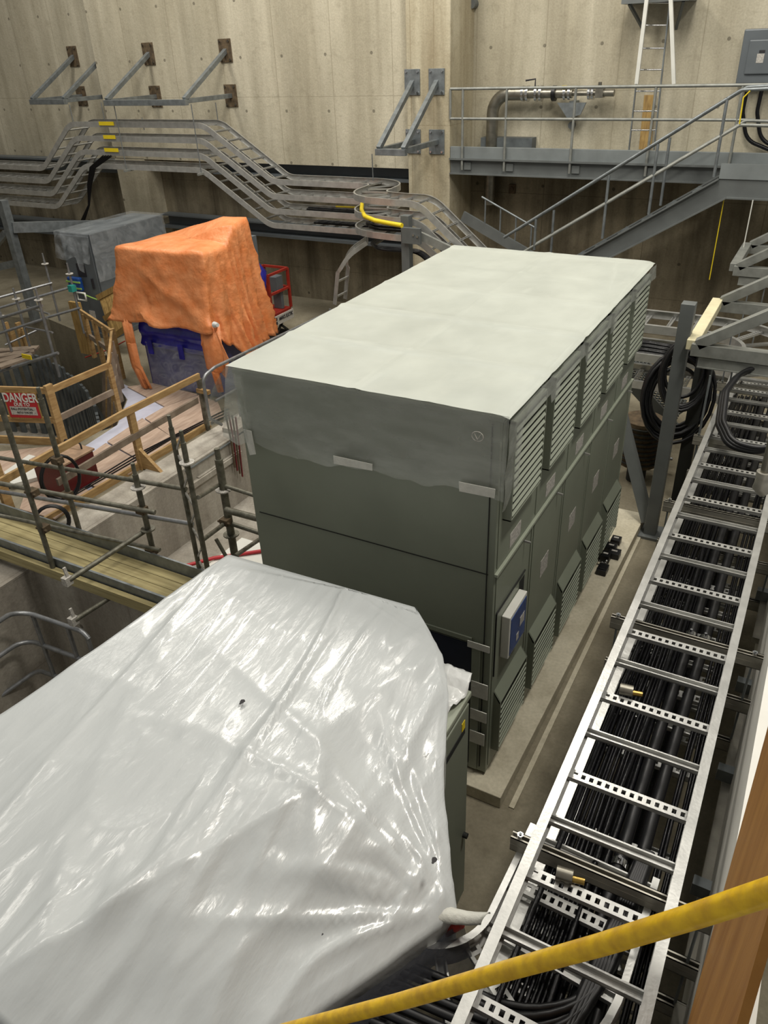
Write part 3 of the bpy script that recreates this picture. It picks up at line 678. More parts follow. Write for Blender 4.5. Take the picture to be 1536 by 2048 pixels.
for px in (926, 1014, 1152, 1312, 1485):
    x = P(px, 178, 'y', 9.97).x; MB().tube([(x, 9.97, 2.9 if px < 1400 else 3.1), (x, 9.97, zt)], .022).build('post', 'galvanized_bracket', hr)
    if px < 1400: MB().box(x + .03, x + .16, 9.99, 10.02, 2.9, 3.02).build('post_bracket', 'grey_paint', hr)
st = E('stairs', (-2, 9.3, 0), 'grey steel stairs rising right to the landing behind the cabinet', 'stairs')
YN, YF = 9.0, 9.6
u0, u1 = P(1438, 357, 'y', YN), P(1163, 510, 'y', YN); l0, l1 = P(1453, 395, 'y', YN), P(1220, 510, 'y', YN); du = (u1 - u0) * .7
for y in (YN, YF):
    o = Vector((0, y - YN, 0)); b = MB()
    b.extr([u0 + o, u1 + du + o, l1 + du + o, l0 + o], (0, .02, 0)); b.bar(l0 + o + Vector((0, -.03, 0)), l1 + du + o + Vector((0, -.03, 0)), .08, .02); b.bar(u0 + o + Vector((0, -.03, 0)), u1 + du + o + Vector((0, -.03, 0)), .08, .02)
    b.extr([u0 + o, l0 + o, l0 + o + Vector((1.6, 0, 0)), (u0 + o + Vector((1.6, 0, 0)))], (0, .02, 0)); b.bar(l0 + o + Vector((0, -.03, 0)), l0 + o + Vector((1.6, -.03, 0)), .08, .02)
    b.build('stringer', 'grey_paint', st)
for k in range(9):
    c = u0.lerp(u1 + du, (k + .6) / 9.5); MB().box(c.x - .14, c.x + .14, YN + .03, YF, c.z - .10, c.z - .07).build('tread', 'pit_steel', st)
MB().box(u0.x, u0.x + 1.6, YN, 10.0, u0.z + .02, u0.z + .06).box(u0.x, u0.x + 1.6, YN - .02, YN, u0.z + .0, u0.z + .20).build('landing', 'deck_paint', st)
for j, y in enumerate((YN, YF)):
    r = E('stair_railing', (-1.6, y, 2), ['grey pipe railing on the near side of the stairs', 'grey pipe railing on the wall side of the stairs'][j], 'railing', 'stair railings')
    o = Vector((0, y - YN, 0))
    A = [P(1008, 475, 'y', YN), P(1483, 180, 'y', YN), P(1560, 176, 'y', YN)]; Bq = [P(1045, 505, 'y', YN), P(1480, 250, 'y', YN), P(1560, 252, 'y', YN)]
    A = [p + o for p in A]; Bq = [p + o for p in Bq]
    MB().tube(fillet(A, .1, 5), .024).build('top_rail', 'galvanized', r); MB().tube(fillet(Bq, .1, 5), .022).build('mid_rail', 'galvanized_bracket', r)
    for (px, py, py2) in ((1072, 438, 500), (1218, 350, 478), (1316, 288, 430), (1455, 195, 355)) if j == 0 else ((1108, 420, 505), (1340, 275, 412)):
        a0 = P(px, py, 'y', y); z1 = P(px, py2, 'y', y).z; MB().tube([(a0.x, y, z1), a0], .022).build('post', 'galvanized', r)
q0, q1 = P(925, 432, 'y', 9.6), P(1075, 520, 'y', 9.6)
ls = E('lower_stair', (q0.x, 9.6, 0), 'lower flight of grey steel stairs going down behind the cabinet', 'stairs'); MB().bar(q0, q1, .05, .18).build('stringer', 'grey_paint', ls)
for k in range(4):
    c = q0.lerp(q1, .3 + k * .2); MB().tube([(c.x, 9.6, c.z), (c.x, 9.6, c.z + .5)], .015).build('post', 'galvanized', ls)
MB().tube([q0.lerp(q1, .25) + Vector((0, 0, .5)), q0.lerp(q1, .95) + Vector((0, 0, .5))], .018).build('handrail', 'galvanized', ls)
# pipework on the walkway wall
pp = E('pipe_assembly', (-4.4, 10.75, 2.2), 'stainless pipe bending up through the walkway with valves and flanges', 'pipe')
MB().tube(fillet([(-4.4, 10.75, 2.2), (-4.38, 10.75, 4.04), (-3.75, 10.75, 4.04)], .42, 10), .105, 18).build('bend', 'steel_pipe', pp)
b = MB().tube([(-3.8, 10.75, 4.04), (-2.95, 10.75, 4.04)], .075, 16).tube([(-2.95, 10.75, 4.04), (-2.3, 10.75, 4.04)], .04, 12).tube([(-2.42, 10.75, 4.04), (-2.25, 10.75, 4.04)], .055, 12); b.build('straight_pipe', 'steel_pipe', pp)
for x in (-3.82, -3.74, -3.58, -3.50, -3.08, -3.0, -2.66, -2.6): MB().cyl((x - .02, 10.75, 4.04), (x + .02, 10.75, 4.04), .125 if x < -3.2 else .10, 16).build('flange', 'chrome', pp)
MB().cyl((-3.30, 10.75, 4.04), (-3.24, 10.75, 4.04), .12, 16).build('rubber_flange', 'black_rubber', pp)
MB().tube([(-3.62, 10.75, 4.12), (-3.62, 10.75, 4.26), (-3.78, 10.7, 4.24)], .014, 8).build('valve_handle', 'ink', pp)
MB().box(-2.55, -2.42, 10.68, 10.82, 3.97, 4.11).cyl((-2.5, 10.75, 4.1), (-2.5, 10.75, 4.2), .03).build('valve_body', 'steel_pipe', pp)
MB().box(-3.12, -3.04, 10.66, 10.7, 4.11, 4.16).build('valve_tag', 'yellow', pp)
MB().extr([(-3.2, 10.72, 3.9), (-2.7, 10.72, 3.9), (-2.78, 10.72, 3.72), (-3.0, 10.72, 3.66)], (0, .04, 0)).box(-3.0, -2.9, 10.76, 11.0, 3.68, 3.92).build('pipe_bracket', 'galvanized', pp)
q = P(1145, 250, 'y', 11.0); tag(MB().cyl((q.x, 10.93, q.z), (q.x, 11.0, q.z), .06, 14).build('wall_stub', 'grey_paint'), 'short pipe stub in the wall below the valves', 'pipe stub')
q = P(950, 8, 'y', 11.0); tag(MB().cyl((q.x, 10.85, q.z), (q.x, 11.0, q.z), .07, 14).build('wall_stub', 'grey_paint'), 'dark pipe stub high on the wall right of the pilaster', 'pipe stub')
q = P(1026, 377, 'y', 11.0); tag(MB().box(q.x - .06, q.x + .06, 10.93, 11.0, q.z - .08, q.z + .08).cyl((q.x, 10.9, q.z), (q.x, 10.93, q.z), .04).build('junction_box', 'rust'), 'small rusty junction box on the wall under the walkway', 'box')
# ladder on the wall
ld = E('ladder', (-1.7, 10.5, 3.2), 'tall white-railed access ladder against the back wall above the walkway', 'ladder')
la, lb = P(1293, 0, 'y', 10.35), P(1343, 0, 'y', 10.35); lc, le = P(1262, 300, 'y', 10.8), P(1302, 300, 'y', 10.8)
lc2, le2 = P(1273, 168, 'y', 10.3), P(1348, 168, 'y', 10.3)
MB().bar(P(1296, -20, 'y', 10.3), lc2, .055, .05, up=(0, 1, 0)).build('flared_rail', 'white_paint', ld); MB().bar(P(1341, -20, 'y', 10.3), le2, .055, .05, up=(0, 1, 0)).build('flared_rail', 'white_paint', ld)
ra, rb, rc, rd = P(1291, 0, 'y', 10.55), P(1340, 0, 'y', 10.55), P(1258, 300, 'y', 10.55), P(1308, 300, 'y', 10.55)
MB().bar(ra, rc, .02, .04, up=(0, 1, 0)).build('rail', 'galvanized', ld); MB().bar(rb, rd, .02, .04, up=(0, 1, 0)).build('rail', 'galvanized', ld)
for py in (5, 47, 91, 133, 176, 217, 257):
    t_ = py / 300; MB().tube([ra.lerp(rc, t_), rb.lerp(rd, t_)], .013, 8).build('rung', 'chrome', ld)
q = P(1315, 5, 'y', 10.6); MB().box(q.x - .5, q.x + .5, 10.4, 11.0, q.z, q.z + .08).bar((q.x - .4, 10.5, q.z), (q.x - .25, 11, q.z - .35), .04, .04).bar((q.x + .4, 10.5, q.z), (q.x + .25, 11, q.z - .35), .04, .04).build('top_platform', 'grey_paint', ld)
q = P(1290, 298, 'y', 10.9); q2 = P(1300, 190, 'y', 10.97)
tag(MB().extr([(q.x - .10, 10.88, q.z), (q.x + .10, 10.88, q.z), (q2.x + .09, 10.96, q2.z), (q2.x - .09, 10.96, q2.z)], (0, .03, 0)).build('timber_board', 'crate_wood'), 'brown timber board leaning on the wall behind the ladder', 'board')
# switch box on the wall, its conduits
sb = E('disconnect_box', (.0, 10.9, 4.1), 'grey electrical disconnect box on the wall at upper right', 'electrical box')
MB().box(-.40, .55, 10.72, 11.0, 4.14, 4.86).build('enclosure', 'panel_grey', sb, bevel=.02)
d = MB().box(-.30, .45, 10.69, 10.72, 4.27, 4.72).build('door', 'panel_grey', sb, bevel=.03)
MB().box(-.16, -.06, 10.686, 10.69, 4.42, 4.54).build('sticker', 'label_white', d); MB().box(-.14, -.06, 10.684, 10.69, 4.55, 4.585).build('dark_mark', 'ink', d)
for i, dx in enumerate((-.23, -.02)):
    cable('box_cable', fillet([(dx, 10.88, 4.14), (dx - .01, 10.88, 3.75), (dx + .12, 10.88, 3.35), (dx + .6, 10.85, 3.18)], .3, 6), .03, ['left black cable looping from the grey box down to the landing', 'right black cable looping from the grey box down to the landing'][i], 'cables below the grey box')
o = cable('yellow_rope', [P(a, c, 'y', 8.97) for a, c in ((1500, 182), (1487, 195), (1484, 215), (1479, 248))], .010, 'short yellow rope tied round the stair railing', None, 'yellow', 6, 'rope')
# ================================================================ ORANGE TARP OVER THE BLUE MACHINE
mc = E('wrapped_machine', (-7.5, 6.2, 0), 'machine wrapped in blue film standing under the orange tarp', 'machine')
MB().box(-8.3, -6.74, 5.2, 6.2, 0, 2.24).build('machine_body', 'blue_machine', mc, bevel=.03)
MB().box(-7.1, -6.74, 5.95, 6.2, 2.2, 2.5).build('machine_head', 'blue_machine', mc, bevel=.03)
rows = []
for i in range(14):
    rows.append([(-8.30 + 1.56 * j / 20, 5.17 - .03 * abs(nz(j * .4, i * .5, 3)) - .02 * math.sin(i * 1.4), .72 + .62 * i / 13) for j in range(21)])
MB().grid(rows).build('blue_film', 'blue_film', mc, fix=False)
rows = []
for i in range(12):
    rows.append([(-8.2 + 1.5 * j / 16, 5.15 - .03 * abs(nz(j * .4, i * .5, 13)), .03 + .78 * i / 11) for j in range(17)])
MB().grid(rows).build('clear_film', 'clear_film', mc, fix=False)
for x in (-8.12, -7.45): MB().box(x, x + .10, 5.10, 5.12, .62, .86).build('blue_tape', 'blue_film', mc)
MB().box(-7.08, -6.88, 6.45, 6.75, .0, 2.27).build('side_panel', 'panel_grey', mc)
q = P(513, 545, 'y', 6.42); o = MB().tube([q + Vector((0, 0, .15)), q + Vector((.02, 0, 0)), q + Vector((.03, 0, -.3)), q + Vector((.06, 0, -.8))], [.06, .15, .10, .07], 10).build('blue_bundle', 'blue_film', mc)
tp = E('orange_tarp', (-7.5, 6.2, 1.3), 'orange tarpaulin draped over the tall blue-wrapped machine', 'tarp')
# the tarp: perimeter loop of the top, then rings going down and outwards to an uneven hem
T = [(-8.36, 5.10, 2.33), (-6.62, 5.10, 2.36), (-6.60, 5.62, 2.36), (-6.62, 5.85, 2.60), (-6.64, 6.25, 2.64), (-7.15, 6.32, 2.62), (-8.3, 6.32, 2.32)]
hemz = [1.16, 1.22, .62, .70, .72, 1.2, 1.2]
hem_off = [(-.26, -.06), (.0, -.10), (.10, .05), (.08, .12), (.08, .28), (-.1, .25), (-.3, .1)]
per = []
NS = 22
for k in range(len(T)):
    a, c = Vector(T[k]), Vector(T[(k + 1) % len(T)]); za, zc = hemz[k], hemz[(k + 1) % len(T)]; oa, oc = hem_off[k], hem_off[(k + 1) % len(T)]
    for j in range(NS):
        u = j / NS; per.append((a.lerp(c, u), za + (zc - za) * u, Vector((oa[0] + (oc[0] - oa[0]) * u, oa[1] + (oc[1] - oa[1]) * u, 0))))
n = len(per); ctr = Vector((-7.4, 5.75, 2.38)); rows = []
for i in range(9):                                                    # top: centre out to rim
    t = i / 8; r = []
    for p, z, o in per:
        q = ctr.lerp(p, t); hump = .10 * math.exp(-((q.x + 6.9) ** 2 + (q.y - 6.1) ** 2) / .15) * (1 - t ** 4); q = q + Vector((0, 0, hump + .03 * nz(q.x * 2, q.y * 2, 0) + .018 * (1 - abs(nz(q.x * 3, q.y * 3, 7))) ** 4 * 2 * t * (1 - t) * 2)); r.append(q)
    r.append(r[0]); rows.append(r)
for i in range(1, 31):
    t = i / 30; r = []
    for k, (p, z, o) in enumerate(per):
        s = k / NS; dist = min(abs(s - round(s)), .5)
        pleat = .045 * math.sin(s * 6.283 * 2.1 + t * 1.5) * t + .05 * nz(s * 3.1, t * 2.2, 2) * t + .02 * nz(s * 9 + t * 4, t * 6, 5) + .012 * nz(s * 22, t * 14, 9)
        diag = .11 * (1 - abs(nz(s * 2.2 - t * 1.5, t * .7, 11))) ** 9 * t + .05 * (1 - abs(nz(s * 4.6 - t * 2.2, t * .9, 31))) ** 8 * t
        outv = Vector((p.x - ctr.x, p.y - ctr.y, 0)).normalized()
        zz = p.z + (z + .06 * nz(s * 4, 0, 4) - p.z) * t
        r.append(Vector((p.x, p.y, 0)) + o * t ** 1.2 + outv * (.02 + pleat + diag) + Vector((0, 0, zz)))
    r.append(r[0]); rows.append(r)
MB().grid(rows).build('tarp_cloth', 'orange_tarp', tp, fix=False, solid=.004)
def drape(pts, name, m, parent, w0, w1, seed, n=24, mcols=9, amp=.04):
    pts = resample(fillet(pts, .3, 5), 99)[0] if False else [Vector(p) for p in fillet(pts, .3, 5)]
    rows = []
    for i, p in enumerate(pts):
        t = i / (len(pts) - 1); wd = w0 + (w1 - w0) * t; r = []
        for j in range(mcols):
            v = j / (mcols - 1) - .5; r.append(p + Vector((v * wd, -.05 * math.cos(v * 3.1) + amp * nz(v * 6, t * 3, seed), 0)))
        rows.append(r)
    return MB().grid(rows).build(name, m, parent, fix=False, solid=.004)
drape([(-8.42, 5.05, 1.2), (-8.40, 5.03, .8), (-8.36, 5.0, .4), (-8.2, 4.98, .05)], 'hanging_strip', 'orange_tarp', tp, .22, .24, 3)
drape([(-6.62, 5.02, 1.35), (-6.60, 4.98, .95), (-6.58, 4.95, .6), (-6.52, 4.93, .28)], 'hanging_strip', 'orange_tarp', tp, .42, .12, 8)
a0 = [P(a, c, 'y', 5.0) for a, c in ((403, 645), (433, 660), (402, 690))]
MB().extr([P(a, c, 'y', 4.97) for a, c in ((404, 648), (436, 652), (433, 662), (402, 690))], (0, .008, 0)).extr([P(a, c, 'y', 4.98) for a, c in ((402, 690), (432, 664), (458, 720), (452, 758), (430, 730))], (0, .008, 0)).build('corner_flap', 'orange_tarp', tp)
q = P(433, 650, 'y', 4.93); MB().tube([q + Vector((-.04, 0, 0)), q + Vector((.04, -.02, .01))], [.05, .03], 8).build('tied_knot', 'white_wrap_plain', tp)
# grey cabinet under clear film near the column, with pallet side leaning on it
gc = E('switchgear_cabinet', (-11.2, 7.5, 0), 'tall grey switchgear cabinet half covered in clear film left of the tarp', 'cabinet')
MB().box(-11.62, -10.80, 6.74, 8.7, .06, 2.02).box(-11.66, -10.76, 6.70, 8.75, 0, .10).build('cabinet_body', 'panel_grey', gc, bevel=.01)
d = MB().box(-11.60, -10.84, 6.715, 6.74, .32, 1.98).build('door', 'panel_grey', gc, bevel=.006)
MB().box(-11.32, -11.10, 6.70, 6.715, 1.22, 1.46).build('display', 'ink', d)
MB().box(-10.98, -10.95, 6.68, 6.715, 1.0, 1.2).build('handle', 'ink', d)
MB().box(-11.27, -11.12, 6.705, 6.715, .38, .54).build('notice', 'label_white', d)
rows = []
for i in range(16):
    t = i / 15; r = []
    for j in range(31):
        x = -11.68 + .92 * j / 30; r.append((x, 6.68 - .10 * t - .05 * abs(nz(x * 5, t * 2, 2)), 2.06 - (.50 + .12 * nz(x * 3, 4, 0) + (.22 if .60 < j / 30 < .8 else 0)) * t))
    rows.append(r)
MB().grid(rows).build('clear_film', 'clear_film', gc, fix=False)
rows = [[(-11.70 + .98 * j / 12, 6.68 + 2.05 * i / 12, 2.05 + .02 * nz(i, j, 0)) for j in range(13)] for i in range(13)]
MB().grid(rows).build('clear_film', 'clear_film', gc, fix=False)
rows = [[(-10.74 + .03 * nz(i * .6, j * .5, 1), 6.68 + 2.0 * i / 20, 2.05 - .9 * j / 10) for j in range(11)] for i in range(21)]
MB().grid(rows).build('clear_film', 'clear_film', gc, fix=False)
t = E('strapped_bundle', (-11.3, 6.64, 1.1), 'dark blue bundle tied with lime straps on the switchgear cabinet door', 'bundle')
MB().box(-11.52, -11.18, 6.56, 6.66, .95, 1.22).build('bundle', 'screen_blue', t, bevel=.03)
for z in (1.0, 1.12): MB().box(-11.54, -11.16, 6.55, 6.57, z, z + .03).build('strap', 'green_strap', t)
MB().tube([(-11.3, 6.6, .93), (-11.0, 6.6, .86), (-10.84, 6.6, .83)], .014, 6).build('strap', 'green_strap', t)
b = MB(); b.tube([(-11.30, 6.55, .80), (-11.08, 6.55, .80), (-11.08, 6.55, .94), (-11.30, 6.55, .94)], .02, 8, closed=True); b.build('white_handle', 'white_paint', t)
pal = E('crate_panel', (-10.5, 6.6, 0), 'wooden crate panel leaning against the grey switchgear cabinet', 'crate panel')
c0, c1, c2, c3 = P(196, 592, 'y', 6.55), P(238, 570, 'y', 6.65), P(260, 655, 'y', 6.2), P(226, 682, 'y', 6.2)
b = MB()
for k in range(4):
    u, v = k / 4 + .01, (k + 1) / 4 - .01; b.extr([c0.lerp(c1, u), c0.lerp(c1, v), c3.lerp(c2, v), c3.lerp(c2, u)], (0, .03, 0))
b.build('boards', 'crate_wood', pal)
b = MB()
for t_ in (.03, .5, .95): b.bar(c0.lerp(c3, t_) + Vector((0, -.03, 0)), c1.lerp(c2, t_) + Vector((0, -.03, 0)), .04, .10)
b.build('batten', 'crate_wood', pal)
# red lift beside the tarp
lf = E('scissor_lift', (-7.7, 8.4, 0), 'small red scissor lift standing by the wall right of the orange tarp', 'lift')
X0, X1, Y0, Y1 = -7.95, -7.40, 7.6, 8.22; Z0, Z1 = .62, 1.35
b = MB()
for z in (Z1, 1.0): 
    for a, c in (((X0, Y0), (X1, Y0)), ((X1, Y0), (X1, Y1)), ((X1, Y1), (X0, Y1)), ((X0, Y1), (X0, Y0))): b.bar((a[0], a[1], z), (c[0], c[1], z), .04, .04)
for x, y in ((X0, Y0), (X1, Y0), (X0, Y1), (X1, Y1)): b.bar((x, y, Z0), (x, y, Z1), .045, .045, up=(0, 1, 0))
b.build('guard_cage', 'red_paint', lf)
MB().box(X0, X1, Y0, Y1, .56, .62).build('platform', 'red_paint', lf)
MB().box(X0 + .03, X1 - .03, Y0 + .02, Y1 - .02, .0, .16).bar((X1 - .05, Y0 + .05, .14), (X1 - .05, Y1 - .05, .56), .03, .04).bar((X1 - .05, Y1 - .05, .14), (X1 - .05, Y0 + .05, .56), .03, .04).build('base', 'seam_dark', lf)
MB().box(X1 - .2, X1 - .04, Y0 + .3, Y0 + .5, .98, 1.25).box(X0 + .3, X1 - .06, Y0 + .42, Y0 + .5, .62, .97).build('control_box', 'panel_grey', lf, bevel=.01)
sg = MB().box(X1 + .03, X1 + .05, Y0 - .02, Y1 + .0, .42, .59).build('sign_board', 'label_white', lf)
cx_ = (X0 + X1) / 2 + .02
for i in range(2): MB().box(X1 + .05, X1 + .053, Y0 + .0, Y0 + .08, .435 + .075 * i, .49 + .075 * i).build('logo_block', 'ink', sg)
text_mesh('AMARCK ELECTRIC', .052, 'lettering', 'ink', sg, (X1 + .053, (Y0 + Y1) / 2 + .05, .52), (0, 1, 0), (0, 0, 1), stretch=1.8)
# ================================================================ LEFT: DECK, RAILINGS, SCAFFOLD
def quad(name, pts, z, m, label, cat, th=.02, group=None, rag=0):
    q = [P(a, c, 'z', z) for a, c in pts]
    o = MB().prism([(p.x, p.y) for p in q], z, z + th).build(name, m); return tag(o, label, cat, group)
quad('plastic_sheeting', [(228, 760), (262, 775), (330, 770), (420, 800), (395, 860), (235, 965), (110, 1000), (60, 990), (120, 925), (235, 850), (255, 800)], .003, 'plastic_sheet', 'pale bluish plastic sheeting spread on the deck beside the pit', 'plastic sheet', .004)
for k, pts in enumerate([[(255, 775), (305, 768), (395, 790), (330, 815)], [(330, 815), (398, 792), (436, 806), (448, 835), (350, 880), (290, 838)], [(285, 838), (350, 880), (285, 925), (215, 885)], [(212, 888), (282, 926), (262, 948), (190, 975), (130, 945)], [(60, 960), (120, 945), (180, 985), (110, 1040), (40, 1020)]]):
    quad('plywood_sheet', pts, .012 + .004 * k, 'plywood', 'stained plywood sheet on the deck, ' + ['farthest, in front of the blue machine', 'beside the steel end post of the rail', 'in the middle of the deck', 'behind the red welding box', 'nearest, by the coiled cable'][k], 'plywood', .018, 'plywood sheets on the deck')
quad('plywood_sheet', [(0, 905), (118, 893), (60, 950), (0, 985)], .03, 'plywood', 'plywood sheet at the left edge below the danger sign', 'plywood', .018)
quad('white_board', [(10, 950), (60, 915), (95, 925), (80, 960), (25, 975)], .05, 'white_paint', 'white foam board lying on the deck at left', 'board', .05)
def V(pt, pb_y, y):
    a = P(pt[0], pt[1], 'y', y); return Vector((a.x, y, a.z)), Vector((a.x, y, P(pt[0] + (pb_y - pt[1]) * .2, pb_y, 'y', y).z))
# near wooden guardrail along the trench
ng = E('wooden_guardrail', (-6.2, 2.6, 0), 'wooden guardrail on the deck edge above the trench', 'railing')
def on(px, py, x=-6.2): return P(px, py, 'x', x)
A = [on(398, 752), on(245, 828), on(-10, 970)]; MB().bar(A[0], A[1], .04, .09).bar(A[1], A[2], .04, .09).build('top_rail', 'wood', ng)
A = [on(395, 800), on(260, 878), on(115, 965)]; MB().bar(A[0], A[1], .035, .09).bar(A[1], A[2], .035, .09).build('mid_rail', 'wood_grey', ng)
A0, A1 = P(420, 848, 'z', .05), P(85, 1045, 'z', .05); MB().bar(A0, A1, .04, .10).build('toe_board', 'wood', ng)
MB().bar((-6.2, 4.16, 0), (-6.2, 4.16, .82), .06, .06, up=(0, 1, 0)).build('end_post', 'scaffold', ng); MB().box(-6.24, -6.02, 4.1, 4.16, .62, .68).build('block', 'wood', ng)
q = P(278, 935, 'z', 0); MB().bar((-6.22, q.y, 0), (-6.22, q.y, .86), .06, .10, up=(0, 1, 0)).extr([(-6.19, q.y - .03, .02), (-5.85, q.y - .03, .02), (-6.19, q.y - .03, .32)], (0, .05, 0)).build('post', 'wood', ng)
q = P(20, 1020, 'z', 0); MB().bar((q.x, q.y, 0), (q.x, q.y, .8), .06, .12, up=(0, 1, 0)).build('post', 'wood', ng)
# railing round the pit
pr_ = E('wooden_guardrail', (-7.9, 3, 0), 'wooden guardrail with grey middle board round the pit, danger sign on it', 'railing')
p1, p2, p3, p4 = Vector((-7.84, 2.86, 0)), Vector((-7.85, 4.0, 0)), Vector((-9.0, 5.2, 0)), Vector((-10.55, 5.9, 0))
def up(p, z): return Vector((p.x, p.y, z))
l1 = P(-60, 815, 'z', .84); l1 = Vector((-9.3, 2.35, .84))
MB().bar(up(p1, .86), up(l1, .86), .04, .09).bar(up(p1, .86), up(p2, .84), .04, .09).build('top_rail', 'wood', pr_)
MB().bar(up(p1, .40), up(l1, .40), .04, .09).build('mid_rail', 'wood', pr_); MB().bar(up(p1, .42), up(p2, .42), .04, .09).build('mid_rail', 'wood_grey', pr_)
MB().bar(up(p1, .05), up(l1, .05), .04, .12).build('toe_board', 'wood', pr_)
MB().bar(p1, up(p1, .95), .06, .12, up=(0, 1, 0)).build('post', 'wood', pr_); MB().bar(p2, up(p2, .84), .05, .08, up=(0, 1, 0)).build('post', 'wood', pr_)
pr2 = E('wooden_guardrail', (-9.3, 5.1, 0), 'pale wooden guardrail slanting away along the far side of the pit', 'railing')
for z, m in ((.84, 'wood'), (.42, 'wood_grey')): MB().bar(up(p2, z), up(p3, z), .04, .09).bar(up(p3, z), up(p4, z), .04, .09).build('top_rail' if z > .5 else 'mid_rail', m, pr2)
for t_ in (.35, .7): c = p2.lerp(p3, t_); MB().bar(c, up(c, .84), .05, .08, up=(0, 1, 0)).build('post', 'wood_grey', pr2)
MB().bar(p3, up(p3, .9), .06, .10, up=(0, 1, 0)).build('post', 'wood', pr2); MB().box(p4.x - .22, p4.x + .05, p4.y - .03, p4.y + .03, 0, 1.0).build('post', 'crate_wood', pr2)
for t_ in (.25, .55, .85):
    c = p3.lerp(p4, t_); MB().bar(c, up(c, .84), .05, .08, up=(0, 1, 0)).build('post', 'wood', pr2)
for k in range(9):
    t_ = k / 8; a = Vector((-7.72, 3.9, 0)).lerp(Vector((-10.3, 6.05, 0)), t_)
    tag(MB().bar(a + Vector((0, 0, -.02)), a + Vector((-.30, -.22, -1.7)), .07, .12, up=(0, 1, 0)).build('timber_strut', 'wood_grey' if k % 3 else 'wood'), 'timber strut propping formwork on the far side of the pit', 'strut', 'timber struts in the pit')
# danger sign hung on the railing
dirv = (l1 - p1); dirv.z = 0; dirv.normalize(); sx = -dirv; c = up(p1, .64) + dirv * .46 + Vector((.02, -.04, 0)); nrm = sx.cross(Vector((0, 0, 1))).normalized()
dg = E('danger_sign', c, 'red and white danger sign wired to the wooden pit railing', 'sign')
def sp(x, z, d=0): return c + sx * x * .74 + Vector((0, 0, z * .85)) + nrm * d
def plate(name, x0, x1, z0, z1, d, m): return MB().extr([sp(x0, z0, d), sp(x1, z0, d), sp(x1, z1, d), sp(x0, z1, d)], nrm * .004).build(name, m, dg)
plate('backing_board', -.36, .36, -.25, .25, 0, 'crate_wood'); plate('red_panel', -.33, .33, -.225, .225, .006, 'red_sign'); plate('white_field', -.28, .28, -.17, -.02, .011, 'label_white')
text_mesh('DANGER', .135, 'lettering', 'white_paint', dg, sp(0, .135, .014), sx, (0, 0, 1), stretch=1.4)
text_mesh('DUE TO', .068, 'lettering', 'white_paint', dg, sp(0, .02, .014), sx, (0, 0, 1))
text_mesh('FALL POTENTIAL', .046, 'handwriting', 'ink', dg, sp(-.02, -.065, .017), sx, (0, 0, 1), ext=.0005); text_mesh('INTO THE PIT', .04, 'handwriting', 'ink', dg, sp(.02, -.13, .017), sx, (0, 0, 1), ext=.0005)
# pit interior: ring of grey steel formwork ribs
pf = E('pit_formwork', (-10.5, 4.5, -2.6), 'ring of grey steel formwork panels lining the pit', 'formwork')
ring = [(-7.75, 3.55), (-8.35, 4.4), (-9.6, 5.4), (-10.6, 6.0), (-12.0, 6.6), (-13.2, 6.9), (-14.2, 6.6)]
rp, rt = resample(fillet([(x - .25, y - .25, 0) for x, y in ring], .5, 4), .27)
for k, (p, tv) in enumerate(zip(rp, rt)):
    s = Vector((-tv.y, tv.x, 0))
    b = MB().bar(Vector((p.x, p.y, -2.6)), Vector((p.x, p.y, -.55 - .03 * (k % 3))), .13, .05, up=s); b.build('panel', 'pit_steel', pf)
for z in (-.9, -1.9):
    b = MB(); [b.bar(Vector((p.x + .06, p.y + .06, z)), Vector((q.x + .06, q.y + .06, z)), .06, .06) for p, q in zip(rp, rp[1:])]; b.build('waler', 'seam_dark', pf)
# welding box and hoses
wb = E('welding_box', (-6.75, 2.25, 0), 'dark red metal box with a dusty top standing behind the guardrail', 'tool box')
R = Matrix.Rotation(math.radians(0), 3, 'Z'); MB().box(-7.0, -6.5, 1.72, 2.29, .03, .46).build('box_body', 'dark_red', wb, bevel=.01)
MB().box(-7.02, -6.48, 1.70, 2.31, .46, .49).build('lid', 'box_top', wb, bevel=.006); MB().tube(fillet([(-6.9, 2.2, .49), (-6.9, 2.2, .58), (-6.62, 2.22, .58), (-6.62, 2.22, .49)], .05, 4), .012, 8).build('handle', 'ink', wb); MB().tube(fillet([(-6.75, 1.9, .49), (-6.7, 1.82, .6), (-6.58, 1.8, .58)], .05, 4), .02, 8).build('hose_spigot', 'steel_pipe', wb)
def coil(name, c, r, rr, turns, label, m='black_rubber', axis=(0, -1, .2), ell=1.0, cat='cable coil', jit=.15, seed=0):
    random.seed(seed); ax = Vector(axis).normalized(); u = ax.orthogonal().normalized(); u = Vector((1, 0, 0)) - ax * ax.x; u.normalize(); v = ax.cross(u); pts = []; N = 22
    for k in range(int(turns * N)):
        a = 2 * math.pi * k / N; f = 1 + jit * noise.noise(Vector((k / N * .9, seed, 0))) ; g = noise.noise(Vector((k / N * .7, seed + 5, 2)))
        pts.append(Vector(c) + u * (r * f * math.cos(a)) + v * (r * ell * (f + .1 * g) * math.sin(a)) + ax * (rr * 2.5 * g * 2))
    return tag(MB().tube(pts, rr, 7).build(name, m), label, cat)
q = P(75, 880 + 50, 'x', -6.1); coil('cable_coil', (-6.12, 1.45, .55), .22, .016, 5, 'black welding cable looped over the wooden rail by the red box', axis=(1, -.5, .1), ell=1.3, seed=2)
coil('cable_coil', (-6.05, 1.12, .14), .19, .012, 8, 'coil of thin black cable hanging low behind the scaffold tubes', axis=(1, -.7, .3), seed=4)
